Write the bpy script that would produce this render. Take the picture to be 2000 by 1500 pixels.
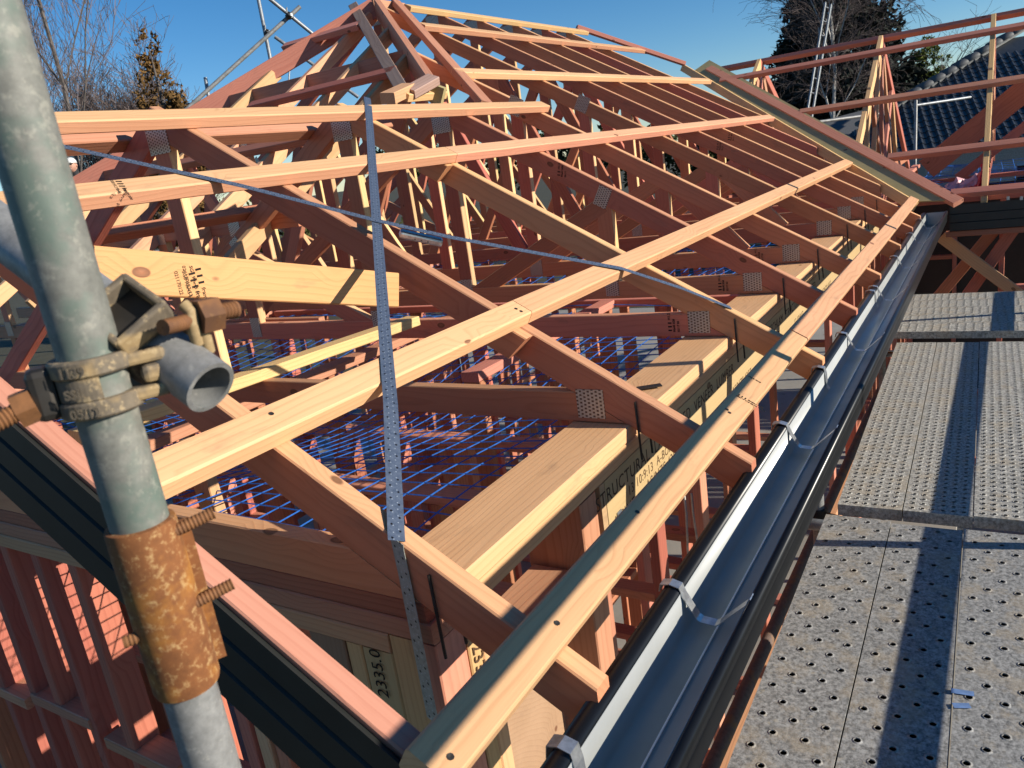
import bpy, bmesh, math, random
from mathutils import Vector, Matrix, noise
from mathutils.geometry import delaunay_2d_cdt
random.seed(7)
for o in list(bpy.data.objects): bpy.data.objects.remove(o)
scene = bpy.context.scene
COL = scene.collection

# ------------------------------------------------------------------ camera
CAM = Vector((0.66247, -1.01644, 0.86738))
FPX = 1513.42                                    # focal length in photo pixels (photo 2000 x 1500)
RX = Vector((0.847435, 0.512045, -0.140226))     # camera right, up, back in the world
RU = Vector((-0.025959, 0.303779, 0.952389))
RB = Vector((0.530263, -0.803448, 0.270726))
cam_d = bpy.data.cameras.new('camera'); cam = bpy.data.objects.new('camera', cam_d); COL.objects.link(cam)
mw = Matrix((RX, RU, RB)).transposed().to_4x4(); mw.translation = CAM; cam.matrix_world = mw
cam_d.sensor_width = 36; cam_d.lens = FPX/2000*36; cam_d.clip_start = 0.02; cam_d.clip_end = 3000
cam_d.dof.use_dof = True; cam_d.dof.focus_distance = 2.8; cam_d.dof.aperture_fstop = 11
scene.camera = cam

# ------------------------------------------------------------------ sky, sun, exposure
SUN_AZ, SUN_EL = math.radians(14), math.radians(22)   # azimuth from +X towards +Y
w = bpy.data.worlds.new('World'); scene.world = w; w.use_nodes = True
nt = w.node_tree; nt.nodes.clear()
sky = nt.nodes.new('ShaderNodeTexSky'); sky.sky_type = 'NISHITA'; sky.sun_disc = False
sky.sun_elevation = SUN_EL; sky.sun_rotation = math.pi/2 - SUN_AZ
sky.air_density = 1.0; sky.dust_density = 0.0; sky.ozone_density = 4.0; sky.altitude = 1200
bg = nt.nodes.new('ShaderNodeBackground'); bg.inputs['Strength'].default_value = 0.078
wo = nt.nodes.new('ShaderNodeOutputWorld')
shs = nt.nodes.new('ShaderNodeHueSaturation'); shs.inputs['Saturation'].default_value = 1.24
nt.links.new(sky.outputs[0], shs.inputs['Color']); nt.links.new(shs.outputs[0], bg.inputs[0]); nt.links.new(bg.outputs[0], wo.inputs[0])
sd = bpy.data.lights.new('sun', 'SUN'); sd.energy = 4.6; sd.angle = math.radians(0.5); sd.color = (1, 0.92, 0.79)
sun = bpy.data.objects.new('sun', sd); COL.objects.link(sun)
SUNV = Vector((math.cos(SUN_EL)*math.cos(SUN_AZ), math.cos(SUN_EL)*math.sin(SUN_AZ), math.sin(SUN_EL)))
sun.rotation_euler = SUNV.to_track_quat('Z', 'Y').to_euler(); sun.location = (8, 2, 9)
vs = scene.view_settings
vs.view_transform = 'Standard'; vs.look = 'None'; vs.gamma = 1; vs.exposure = 0.64; vs.use_curve_mapping = False
scene.cycles.max_bounces = 6; scene.cycles.diffuse_bounces = 4; scene.cycles.glossy_bounces = 3

# ------------------------------------------------------------------ pixel -> place helpers
def ray(u, v): return RX*((u-1000)/FPX) - RU*((v-750)/FPX) - RB
def at(u, v, d): return CAM + ray(u, v)*d
def on_plane(u, v, n, k):
    n = Vector(n); r = ray(u, v); return CAM + r*((k - n.dot(CAM))/n.dot(r))
def on_z(u, v, z): return on_plane(u, v, (0,0,1), z)
def on_y(u, v, y): return on_plane(u, v, (0,1,0), y)
def on_x(u, v, x): return on_plane(u, v, (1,0,0), x)
PIT = math.radians(30.26); TP = math.tan(PIT); CP = math.cos(PIT); SP = math.sin(PIT)
NR = Vector((SP, 0, CP))          # main slope facing +X : z = -x*TP
NW = Vector((0, -SP, CP))         # wing slope facing -Y : z = (y-7)*TP
HPK = Vector((-4.05, 4.87, 2.363))  # hip peak
NH = Vector((0, -SP, CP))         # hip end slope facing -Y
def on_hip(u, v, off=0): return on_plane(u, v, NH, NH.dot(HPK)+off)
def on_roof(u, v, off=0): return on_plane(u, v, NR, off)

# ------------------------------------------------------------------ materials
MATS = {}
class NT:
    def __init__(s, name, rough=0.6, metal=0.0, spec=0.4):
        s.m = bpy.data.materials.new(name); s.m.use_nodes = True; s.t = s.m.node_tree
        s.b = s.t.nodes['Principled BSDF']; s.b.inputs['Roughness'].default_value = rough
        s.b.inputs['Metallic'].default_value = metal; s.b.inputs['Specular IOR Level'].default_value = spec
        MATS[name] = s.m
    def n(s, ty, **k):
        x = s.t.nodes.new(ty)
        for a, b in k.items():
            if a in x.inputs.keys() if hasattr(x.inputs, 'keys') else False: x.inputs[a].default_value = b
            else: setattr(x, a, b)
        return x
    def l(s, a, b): s.t.links.new(a, b)
    def math(s, op, a, b=None, c=None):
        x = s.t.nodes.new('ShaderNodeMath'); x.operation = op
        for i, v in enumerate((a, b, c)):
            if v is None: continue
            if isinstance(v, (int, float)): x.inputs[i].default_value = v
            else: s.l(v, x.inputs[i])
        return x.outputs[0]
    def vmath(s, op, a, b):
        x = s.t.nodes.new('ShaderNodeVectorMath'); x.operation = op
        for i, v in enumerate((a, b)):
            if isinstance(v, (tuple, list)): x.inputs[i].default_value = v
            else: s.l(v, x.inputs[i])
        return x.outputs[0]
    def noise(s, vec, scale, detail=3, rough=0.55, out='Fac'):
        x = s.t.nodes.new('ShaderNodeTexNoise'); x.inputs['Scale'].default_value = scale
        x.inputs['Detail'].default_value = detail; x.inputs['Roughness'].default_value = rough
        if vec is not None: s.l(vec, x.inputs['Vector'])
        return x.outputs[out]
    def ramp(s, fac, stops):
        x = s.t.nodes.new('ShaderNodeValToRGB'); e = x.color_ramp.elements
        while len(e) < len(stops): e.new(0.5)
        for i, (p, c) in enumerate(stops):
            e[i].position = p; e[i].color = (c, c, c, 1) if isinstance(c, (int, float)) else (*c, 1)
        s.l(fac, x.inputs[0]); return x.outputs[0]
    def mix(s, fac, a, b, bl='MIX'):
        x = s.t.nodes.new('ShaderNodeMix'); x.data_type = 'RGBA'; x.blend_type = bl
        for k, v in ((0, fac), (6, a), (7, b)):
            if isinstance(v, (int, float)): x.inputs[k].default_value = v
            elif isinstance(v, (tuple, list)): x.inputs[k].default_value = (*v, 1)
            else: s.l(v, x.inputs[k])
        return x.outputs[2]
    def bump(s, h, strength=0.3, dist=0.002):
        x = s.t.nodes.new('ShaderNodeBump'); x.inputs['Strength'].default_value = strength
        x.inputs['Distance'].default_value = dist; s.l(h, x.inputs['Height']); s.l(x.outputs[0], s.b.inputs['Normal'])
    def obj(s, rnd=True):
        tc = s.t.nodes.new('ShaderNodeTexCoord')
        if not rnd: return tc.outputs['Object']
        oi = s.t.nodes.new('ShaderNodeObjectInfo'); s.rnd = oi.outputs['Random']
        cx = s.t.nodes.new('ShaderNodeCombineXYZ')
        s.l(s.math('MULTIPLY', s.rnd, 53.0), cx.inputs[0]); s.l(s.math('MULTIPLY', s.rnd, 0.11), cx.inputs[1]); s.l(s.math('MULTIPLY', s.rnd, 0.07), cx.inputs[2])
        s.off = cx.outputs[0]
        return s.vmath('ADD', tc.outputs['Object'], cx.outputs[0])
    def col(s, c):
        if isinstance(c, (tuple, list)): s.b.inputs['Base Color'].default_value = (*c, 1)
        else: s.l(c, s.b.inputs['Base Color'])

def wood(name, base, dark, knot=(0.15, 0.065, 0.03), contrast=0.55, top=None):
    t = NT(name, 0.62, 0, 0.3); v = t.obj()
    if top:      # sunlit tone painted on the local +Z face, which posts turn to +X
        tcn = t.t.nodes.new('ShaderNodeTexCoord'); sn = t.t.nodes.new('ShaderNodeSeparateXYZ'); t.l(tcn.outputs['Normal'], sn.inputs[0])
        tf = t.math('MULTIPLY', t.ramp(sn.outputs[2], [(0.5, 0), (0.75, 1)]), t.ramp(t.noise(t.vmath('MULTIPLY', v, (1.5, 12, 12)), 1.0, 3, 0.6), [(0.2, 0.6), (0.5, 1)]))
        b0, d0 = base, dark
        base = t.mix(tf, base, top); dark = t.mix(tf, dark, tuple(x*f for x, f in zip(top, (0.68, 0.52, 0.45))))
    else: b0 = base
    warp = t.noise(t.vmath('MULTIPLY', v, (1.6, 4, 4)), 1.0, 2, 0.5, 'Color')
    wv = t.vmath('MULTIPLY', t.vmath('SUBTRACT', warp, (0.5, 0.5, 0.5)), (0, 0.055, 0.055))
    # knots: sparse cells, the rings bend round them
    vo = t.t.nodes.new('ShaderNodeTexVoronoi'); vo.inputs['Scale'].default_value = 1.0
    t.l(t.vmath('MULTIPLY', v, (5.0, 8.5, 8.5)), vo.inputs['Vector'])
    sc = t.t.nodes.new('ShaderNodeSeparateColor'); t.l(vo.outputs['Color'], sc.inputs[0])
    kd = t.math('ADD', vo.outputs['Distance'], t.math('MULTIPLY', t.math('GREATER_THAN', sc.outputs[0], 0.19), 2.0))
    kmask = t.ramp(kd, [(0.0, 1), (0.105, 1), (0.13, 0), (1, 0)])
    kbend = t.ramp(kd, [(0.0, 1), (0.5, 0), (1, 0)])
    kv = t.t.nodes.new('ShaderNodeCombineXYZ'); kb = t.math('MULTIPLY', kbend, 0.03)
    t.l(kb, kv.inputs[1]); t.l(kb, kv.inputs[2])
    vv = t.vmath('ADD', t.vmath('ADD', t.vmath('MULTIPLY', v, (0.05, 1, 1)), wv), kv.outputs[0])
    vv = t.vmath('ADD', vv, (0, 0.05, 0.06))
    wa = t.t.nodes.new('ShaderNodeTexWave'); wa.wave_type = 'RINGS'; wa.rings_direction = 'X'; wa.wave_profile = 'SAW'
    wa.inputs['Scale'].default_value = 22; wa.inputs['Distortion'].default_value = 1.2; wa.inputs['Detail'].default_value = 2
    wa.inputs['Detail Scale'].default_value = 0.6
    t.l(vv, wa.inputs['Vector'])
    rings = t.ramp(wa.outputs['Fac'], [(0, 0.0), (0.55, 0.12), (0.88, 1.0), (1, 0.2)])
    fine = t.noise(t.vmath('MULTIPLY', v, (6, 260, 260)), 1.0, 3, 0.6)
    blot = t.noise(t.vmath('MULTIPLY', v, (1.2, 9, 9)), 1.0, 3, 0.6)
    c = t.mix(t.math('MULTIPLY', rings, contrast), base, dark)
    c = t.mix(t.math('MULTIPLY', t.ramp(fine, [(0.35, 0), (0.75, 1)]), 0.22), c, dark)
    c = t.mix(t.ramp(blot, [(0.35, 0), (0.7, 0.35)]), c, t.mix(tf, tuple(x*1.22+0.01 for x in b0), tuple(min(1, x*1.2+0.02) for x in top)) if top else tuple(min(1, x*1.25+0.02) for x in b0))
    kc = t.mix(t.ramp(kd, [(0, 0), (0.10, 1)]), tuple(min(1, k*2.0) for k in knot), knot)
    c = t.mix(t.math('MULTIPLY', kmask, 0.9), c, kc)
    hs = t.t.nodes.new('ShaderNodeHueSaturation')
    t.l(t.math('MULTIPLY_ADD', t.rnd, 0.40, 0.78), hs.inputs['Value'])
    t.l(t.math('MULTIPLY_ADD', t.math('FRACT', t.math('MULTIPLY', t.rnd, 7.31)), 0.026, 0.487), hs.inputs['Hue'])
    t.l(c, hs.inputs['Color'])
    # light dirt and scuffs
    dirt = t.noise(t.vmath('MULTIPLY', v, (5, 14, 14)), 1.0, 4, 0.65)
    c2 = t.mix(t.ramp(dirt, [(0.6, 0), (0.78, 0.35)]), hs.outputs[0], (0.16, 0.10, 0.075))
    t.col(c2)
    t.bump(t.math('ADD', t.math('MULTIPLY', fine, 0.7), t.math('MULTIPLY', rings, 0.5)), 0.35, 0.0015)
    return t.m

wood('chord_red', (0.55, 0.215, 0.115), (0.41, 0.13, 0.065), contrast=0.4, top=(0.60, 0.315, 0.165))
wood('chord_brown', (0.58, 0.25, 0.125), (0.43, 0.155, 0.07), contrast=0.45, top=(0.62, 0.35, 0.175))
wood('post_red', (0.50, 0.19, 0.105), (0.37, 0.12, 0.06), contrast=0.4, top=(0.72, 0.48, 0.235))  # paler sunlit side painted in for the upright posts
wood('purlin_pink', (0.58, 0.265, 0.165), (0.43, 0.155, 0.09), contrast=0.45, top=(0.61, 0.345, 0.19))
wood('pine_tan', (0.62, 0.375, 0.185), (0.43, 0.20, 0.085), contrast=0.42)
wood('pine_peach', (0.59, 0.32, 0.175), (0.43, 0.18, 0.09), contrast=0.45)
wood('pine_pink', (0.54, 0.235, 0.15), (0.38, 0.13, 0.075), contrast=0.5)
wood('pine_deep', (0.47, 0.17, 0.10), (0.31, 0.09, 0.05))
wood('pine_pale', (0.66, 0.42, 0.195), (0.47, 0.24, 0.095), contrast=0.45)
wood('pine_gold', (0.53, 0.295, 0.11), (0.40, 0.19, 0.065), contrast=0.45)
wood('barge_pink', (0.50, 0.235, 0.15), (0.37, 0.145, 0.085), contrast=0.45)
wood('pine_grey', (0.36, 0.245, 0.19), (0.19, 0.11, 0.08))
wood('lvl_wood', (0.56, 0.38, 0.20), (0.44, 0.26, 0.12), contrast=0.25)
wood('plywood', (0.40, 0.34, 0.16), (0.27, 0.22, 0.09), contrast=0.3)
wood('ply_brown', (0.34, 0.22, 0.13), (0.24, 0.14, 0.08), contrast=0.3)
wood('bark_pole', (0.30, 0.25, 0.20), (0.16, 0.13, 0.10))

def flat(name, c, rough=0.6, metal=0.0, spec=0.4, var=0.25, scale=30, bump=0.1):
    t = NT(name, rough, metal, spec); v = t.obj(False)
    n = t.noise(v, scale, 4, 0.6)
    t.col(t.mix(t.ramp(n, [(0.3, 0), (0.7, 1)]), tuple(x*(1-var) for x in c), tuple(min(1, x*(1+var)) for x in c)))
    if bump: t.bump(n, bump, 0.001)
    return t.m
def galv(name, base, patch, pmin, pmax, rough=0.5, metal=0.35, spots=None, sth=(0.62, 0.72), ssc=160, samt=0.5):
    t = NT(name, rough, metal, 0.5); v = t.obj(False)
    n1 = t.noise(t.vmath('MULTIPLY', v, (1, 1, 1)), 14, 4, 0.65); n2 = t.noise(v, 60, 4, 0.7); n3 = t.noise(v, ssc, 3, 0.7)
    c = t.mix(t.ramp(n2, [(0.3, 0), (0.7, 1)]), tuple(x*0.72 for x in base), tuple(min(1, x*1.25) for x in base))
    c = t.mix(t.ramp(n1, [(pmin, 0), (pmax, 0.85)]), c, patch)
    c = t.mix(t.ramp(n3, [(sth[0], 0), (sth[1], samt)]), c, spots or (0.62, 0.62, 0.55))
    t.col(c); t.bump(n2, 0.25, 0.001)
    return t.m
galv('tube_green', (0.165, 0.165, 0.145), (0.105, 0.145, 0.12), 0.46, 0.60, 0.6, 0.0, (0.32, 0.31, 0.26), (0.56, 0.68), 70, 0.5)
galv('tube_grey', (0.24, 0.24, 0.235), (0.15, 0.155, 0.15), 0.5, 0.62, 0.5, 0.2, (0.42, 0.41, 0.37), (0.58, 0.7), 80, 0.5)
galv('tube_far', (0.24, 0.26, 0.28), (0.16, 0.17, 0.18), 0.5, 0.62, 0.45, 0.3)
galv('cast_dirty', (0.15, 0.12, 0.085), (0.36, 0.25, 0.12), 0.50, 0.6, 0.75, 0.05, (0.48, 0.36, 0.2), (0.56, 0.66), 110, 0.6)
galv('rust_sleeve', (0.20, 0.072, 0.02), (0.36, 0.15, 0.025), 0.50, 0.64, 0.85, 0.0, (0.58, 0.42, 0.19), (0.54, 0.76), 120, 0.65)
galv('rust_bolt', (0.20, 0.085, 0.03), (0.11, 0.05, 0.025), 0.5, 0.6, 0.8, 0.1, (0.32, 0.17, 0.06))
galv('rust_tube', (0.14, 0.095, 0.08), (0.22, 0.12, 0.06), 0.52, 0.62, 0.75, 0.1, (0.15, 0.11, 0.09))
galv('strap_steel', (0.36, 0.40, 0.46), (0.28, 0.33, 0.42), 0.5, 0.65, 0.38, 0.75)
galv('bracket_steel', (0.55, 0.57, 0.58), (0.42, 0.45, 0.5), 0.5, 0.65, 0.3, 0.8)
flat('gutter_inside', (0.43, 0.445, 0.43), 0.3, 0.0, 0.5, 0.06, 9, 0)
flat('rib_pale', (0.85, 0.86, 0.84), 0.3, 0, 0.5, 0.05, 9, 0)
flat('gutter_dark', (0.011, 0.012, 0.014), 0.3, 0.0, 0.4, 0.15, 12, 0)
flat('fascia_dark', (0.022, 0.024, 0.022), 0.4, 0.0, 0.45, 0.15, 10, 0)
flat('wire_dark', (0.05, 0.045, 0.04), 0.5, 0.6)
flat('net_rope', (0.02, 0.115, 0.42), 0.5, 0.0, 0.4, 0.3, 40)
flat('ink', (0.02, 0.017, 0.015), 0.8, 0, 0.1, 0.3, 200, 0)
flat('ink_soft', (0.10, 0.06, 0.035), 0.8, 0, 0.1, 0.3, 200, 0)
flat('aluminium', (0.27, 0.285, 0.29), 0.5, 0.6, 0.5, 0.1)
flat('tile_dark', (0.030, 0.033, 0.036), 0.35, 0, 0.5, 0.35, 12)
flat('tile_mortar', (0.22, 0.22, 0.21), 0.85, 0, 0.2, 0.3, 20)
flat('house_wall', (0.30, 0.28, 0.25), 0.8)
flat('iron_grey', (0.085, 0.088, 0.092), 0.6)
flat('bark', (0.115, 0.10, 0.09), 0.9, 0, 0.1, 0.35, 6)
flat('bark_pale', (0.42, 0.40, 0.37), 0.85, 0, 0.1, 0.35, 6)
flat('twig', (0.15, 0.12, 0.115), 0.9, 0, 0.1, 0.3, 3)
flat('twig_birch', (0.10, 0.08, 0.075), 0.9, 0, 0.1, 0.3, 3)
flat('leaf_gold', (0.14, 0.08, 0.028), 0.75, 0, 0.15, 0.6, 1.6)
flat('leaf_dark', (0.022, 0.026, 0.020), 0.8, 0, 0.15, 0.55, 1.2)
flat('leaf_green', (0.12, 0.14, 0.025), 0.7, 0, 0.15, 0.5, 1.5)
flat('leaf_hedge', (0.055, 0.062, 0.022), 0.8, 0, 0.15, 0.5, 1.5)
flat('cap_white', (0.62, 0.62, 0.60), 0.8)
flat('skin', (0.45, 0.24, 0.17), 0.6)
flat('cloth_dark', (0.03, 0.032, 0.036), 0.9)
flat('cloth_grey', (0.16, 0.16, 0.17), 0.9)
flat('plastic_red', (0.55, 0.015, 0.03), 0.35, 0, 0.5, 0.2)
flat('plastic_pink', (0.62, 0.36, 0.40), 0.45, 0, 0.5, 0.15)
flat('tape_blue', (0.16, 0.26, 0.48), 0.5)
flat('wrap_black', (0.012, 0.012, 0.014), 0.35, 0, 0.5)
flat('wrap_silver', (0.40, 0.42, 0.45), 0.4, 0.3)
flat('rope_white', (0.55, 0.52, 0.47), 0.8)

def concrete(name, c):
    t = NT(name, 0.85, 0, 0.25); v = t.obj(False)
    a = t.noise(v, 1.3, 5, 0.6); b = t.noise(v, 30, 4, 0.7)
    cc = t.mix(t.ramp(a, [(0.3, 0), (0.7, 1)]), tuple(x*0.7 for x in c), c)
    cc = t.mix(t.math('MULTIPLY', b, 0.4), cc, tuple(x*0.6 for x in c))
    st = t.noise(v, 5, 3, 0.6)
    cc = t.mix(t.ramp(st, [(0.58, 0), (0.7, 0.45)]), cc, (0.13, 0.09, 0.06))
    t.col(cc); t.bump(b, 0.3, 0.003); return t.m
concrete('slab', (0.36, 0.34, 0.30)); concrete('earth', (0.085, 0.08, 0.05))

def deckmat(name, base):
    t = NT(name, 0.62, 0.1, 0.35); v = t.obj()
    sp = t.noise(t.vmath('MULTIPLY', v, (1, 1, 1)), 75, 4, 0.75)
    big = t.noise(v, 9, 4, 0.65); mid = t.noise(v, 26, 5, 0.7); tiny = t.noise(v, 240, 3, 0.7)
    c = t.mix(t.ramp(sp, [(0.34, 0), (0.64, 1)]), tuple(x*0.38 for x in base), tuple(x*1.5 for x in base))
    c = t.mix(t.ramp(mid, [(0.52, 0), (0.68, 0.6)]), c, tuple(x*0.62 for x in base))
    sand = t.math('MULTIPLY', t.ramp(big, [(0.50, 0), (0.62, 1)]), t.ramp(tiny, [(0.32, 0.35), (0.6, 1)]))
    c = t.mix(t.math('MULTIPLY', sand, 0.55), c, (0.44, 0.36, 0.25))
    vo = t.t.nodes.new('ShaderNodeTexVoronoi'); vo.inputs['Scale'].default_value = 42; t.l(t.vmath('ADD', v, t.vmath('MULTIPLY', t.noise(v, 30, 3, 0.6, 'Color'), (0.03, 0.03, 0.0))), vo.inputs['Vector'])
    blob = t.math('MULTIPLY', t.ramp(vo.outputs['Distance'], [(0.16, 1), (0.3, 0)]), t.ramp(t.noise(v, 16, 3, 0.6), [(0.52, 0), (0.62, 1)]))
    c = t.mix(t.math('MULTIPLY', blob, 0.6), c, (0.42, 0.37, 0.28))
    t.col(c); t.bump(t.math('ADD', sp, sand), 0.35, 0.0015); return t.m
deckmat('deck_steel', (0.30, 0.295, 0.28)); deckmat('deck_pale', (0.40, 0.385, 0.345))

# punched nail plate
t = NT('nail_plate', 0.45, 0.55, 0.5); v = t.obj(False)
sx = t.t.nodes.new('ShaderNodeSeparateXYZ'); t.l(v, sx.inputs[0])
px = t.math('FRACT', t.math('MULTIPLY', sx.outputs[0], 1/0.0135)); row = t.math('FLOOR', t.math('MULTIPLY', sx.outputs[0], 1/0.0135))
pz = t.math('FRACT', t.math('ADD', t.math('MULTIPLY', sx.outputs[2], 1/0.0125), t.math('MULTIPLY', t.math('MODULO', row, 2.0), 0.5)))
slot = t.math('MULTIPLY', t.math('GREATER_THAN', px, 0.42), t.math('GREATER_THAN', pz, 0.52))
n = t.noise(v, 120, 4, 0.7)
c = t.mix(t.ramp(n, [(0.3, 0), (0.7, 1)]), (0.42, 0.38, 0.32), (0.60, 0.56, 0.48))
t.col(t.mix(slot, c, (0.13, 0.085, 0.065))); t.bump(t.math('SUBTRACT', 1.0, slot), 0.8, 0.002)

# ------------------------------------------------------------------ object helpers
def tag(o, label=None, cat=None, group=None, kind=None):
    if label: o['label'] = label
    if cat: o['category'] = cat
    if group: o['group'] = group
    if kind: o['kind'] = kind
    return o
def link(name, me, mat=None, parent=None, matw=None):
    o = bpy.data.objects.new(name, me); COL.objects.link(o)
    if mat is not None and me is not None and not me.materials: me.materials.append(MATS[mat])
    if parent is not None:
        o.parent = parent
    if matw is not None:
        pw = WM.get(parent.name) if parent is not None else None
        o.matrix_basis = (pw.inverted() @ matw) if pw is not None else matw
    WM[o.name] = matw if matw is not None else (WM.get(parent.name, Matrix()) if parent is not None else Matrix())
    return o
WM = {}
def thing(name, label, cat, loc=(0, 0, 0), group=None):
    o = bpy.data.objects.new(name, None); COL.objects.link(o); o.location = loc
    o.empty_display_size = 0.1; WM[o.name] = Matrix.Translation(Vector(loc))
    return tag(o, label, cat, group)
def mesh(name, verts, faces, smooth=False, recalc=True):
    me = bpy.data.meshes.new(name); me.from_pydata([tuple(v) for v in verts], [], faces); me.update()
    if recalc and len(faces) < 6000:
        bm = bmesh.new(); bm.from_mesh(me); bmesh.ops.recalc_face_normals(bm, faces=bm.faces); bm.to_mesh(me); bm.free()
    if smooth: me.polygons.foreach_set('use_smooth', [True]*len(me.polygons))
    return me
def frame(p0, p1, up):
    x = (Vector(p1)-Vector(p0)); L = x.length; x.normalize(); up = Vector(up)
    y = up.cross(x)
    if y.length < 1e-6: y = Vector((0, 1, 0)).cross(x)
    y.normalize(); z = x.cross(y)
    m = Matrix((x, y, z)).transposed().to_4x4(); m.translation = Vector(p0)
    return m, L
def timber(name, parent, p0, p1, w, d, up=(0, 0, 1), mat='pine_pink', z0=None, cut0=0.0, cut1=0.0, ch=0.0035, bow=0.0):
    """stick from p0 to p1; section: width w (sideways), depth d downwards from z0 (top, default +d/2)"""
    m, L = frame(p0, p1, up)
    zt = d/2 if z0 is None else z0; zb = zt-d; h = w/2; c = min(ch, w*0.2, d*0.2)
    sec = [(-h+c, zt), (h-c, zt), (h, zt-c), (h, zb+c), (h-c, zb), (-h+c, zb), (-h, zb+c), (-h, zt-c)]
    ns = 1 if not bow else 6
    vs_, fs = [], []
    for i in range(ns+1):
        f = i/ns; b = bow*4*f*(1-f)
        for (y, z) in sec:
            cx = (cut0*z*(1-f) + cut1*z*f)
            vs_.append((L*f+cx, y+b, z))
    for i in range(ns):
        for k in range(8):
            a = i*8+k; b2 = i*8+(k+1) % 8
            fs.append((a, b2, b2+8, a+8))
    fs.append(tuple(range(7, -1, -1))); e = ns*8; fs.append(tuple(range(e, e+8)))
    # faces wound outwards
    fs = [tuple(reversed(f)) for f in fs]
    return link(name, mesh(name, vs_, fs), mat, parent, m)
def boxm(name, parent, c, s, mat, rot=None, ch=0.0):
    x, y, z = (k/2 for k in s)
    v = [(i, j, k) for i in (-x, x) for j in (-y, y) for k in (-z, z)]
    f = [(0, 1, 3, 2), (4, 6, 7, 5), (0, 4, 5, 1), (2, 3, 7, 6), (0, 2, 6, 4), (1, 5, 7, 3)]
    m = (rot.to_4x4() if rot is not None else Matrix()).copy(); m.translation = Vector(c)
    return link(name, mesh(name, v, f), mat, parent, m)
def tube_geo(pts, r, seg=12, closed_ends=True, radii=None):
    vs_, fs = [], []
    n = len(pts); pts = [Vector(p) for p in pts]; prev = None
    for i, p in enumerate(pts):
        d = (pts[min(i+1, n-1)]-pts[max(i-1, 0)]).normalized()
        a = Vector((0, 0, 1)) if abs(d.z) < 0.9 else Vector((1, 0, 0))
        if prev is not None: a = prev
        u = (a-d*a.dot(d)).normalized(); prev = u; v = d.cross(u)
        rr = radii[i] if radii else r
        for k in range(seg):
            an = 2*math.pi*k/seg; vs_.append(p+u*(rr*math.cos(an))+v*(rr*math.sin(an)))
    for i in range(n-1):
        for k in range(seg):
            a = i*seg+k; b = i*seg+(k+1) % seg
            fs.append((a, b, b+seg, a+seg))
    if closed_ends:
        fs.append(tuple(range(seg-1, -1, -1))); fs.append(tuple(range((n-1)*seg, n*seg)))
    return vs_, fs
def tube(name, parent, p0, p1, r, mat, seg=14, hollow=False, smooth=True):
    m, L = frame(p0, p1, (0, 0, 1))
    if not hollow:
        v, f = tube_geo([(0, 0, 0), (L, 0, 0)], r, seg)
    else:
        v, f = [], []
        ri = r-0.0045
        prof = [(L, ri), (L, r), (0, r), (0, ri)]
        for (x, rr) in prof:
            for k in range(seg):
                an = 2*math.pi*k/seg; v.append((x, rr*math.cos(an), rr*math.sin(an)))
        for i in range(4):
            j = (i+1) % 4
            for k in range(seg):
                a = i*seg+k; b = i*seg+(k+1) % seg; c = j*seg+(k+1) % seg; d = j*seg+k
                f.append((a, d, c, b))
    me = mesh(name, v, f)
    for p in me.polygons: p.use_smooth = len(p.vertices) == 4
    if hollow or True:
        me.set_sharp_from_angle(angle=math.radians(40))
    return link(name, me, mat, parent, m)
def polytube(name, parent, pts, r, mat, seg=8):
    v, f = tube_geo(pts, r, seg); me = mesh(name, v, f, True); me.set_sharp_from_angle(angle=math.radians(60))
    return link(name, me, mat, parent, Matrix())
def lathe(name, parent, prof, axis0, axis1, mat, seg=20):
    """prof: (x along axis, radius)"""
    m, L = frame(axis0, axis1, (0, 0, 1)); v, f = [], []
    for (x, r) in prof:
        for k in range(seg):
            an = 2*math.pi*k/seg; v.append((x, r*math.cos(an), r*math.sin(an)))
    for i in range(len(prof)-1):
        for k in range(seg):
            a = i*seg+k; b = i*seg+(k+1) % seg; f.append((a, a+seg, b+seg, b))
    me = mesh(name, v, f, True); me.set_sharp_from_angle(angle=math.radians(35))
    return link(name, me, mat, parent, m)
def threaded(name, parent, p0, p1, r, mat):
    L = (Vector(p1)-Vector(p0)).length; prof = [(0, 0.0005), (0, r)]; x = 0.003
    while x < L-0.002: prof += [(x, r*0.86), (x+0.0018, r)]; x += 0.0036
    prof += [(L, r*0.9), (L, 0.0005)]
    return lathe(name, parent, prof, p0, p1, mat, 16)
def text(name, parent, s, size, matw, mat='ink', shear=0.0, bold=0.0, spacing=1.0, align='LEFT'):
    cu = bpy.data.curves.new(name, 'FONT'); cu.body = s; cu.size = size; cu.shear = shear; cu.offset = bold
    cu.space_character = spacing; cu.align_x = align; cu.resolution_u = 3; cu.extrude = 0.0002
    tmp = bpy.data.objects.new('tmp', cu); COL.objects.link(tmp)
    me = bpy.data.meshes.new_from_object(tmp); bpy.data.objects.remove(tmp); bpy.data.curves.remove(cu)
    me.materials.clear()
    return link(name, me, mat, parent, matw)
def basis(o, x, y):
    x = Vector(x).normalized(); z = x.cross(Vector(y)).normalized(); y = z.cross(x)
    m = Matrix((x, y, z)).transposed().to_4x4(); m.translation = Vector(o); return m

# ------------------------------------------------------------------ the setting
FZ = -2.62
g = link('ground', mesh('ground', [(-900, -900, FZ-0.25), (900, -900, FZ-0.25), (900, 900, FZ-0.25), (-900, 900, FZ-0.25)], [(0, 1, 2, 3)]), 'earth'); tag(g, 'bare brown building site ground', None, kind='structure')
sl = boxm('floor_slab', None, (-4.1, 7.2, FZ-0.1), (9.0, 15.5, 0.2), 'slab'); tag(sl, 'grey concrete floor slab under the timber frames', None, kind='structure')
pa = boxm('path', None, (0.95, 3.0, FZ-0.19), (1.1, 9.0, 0.08), 'slab'); tag(pa, 'concrete strip beside the slab below the gutter', None, kind='structure')

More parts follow.
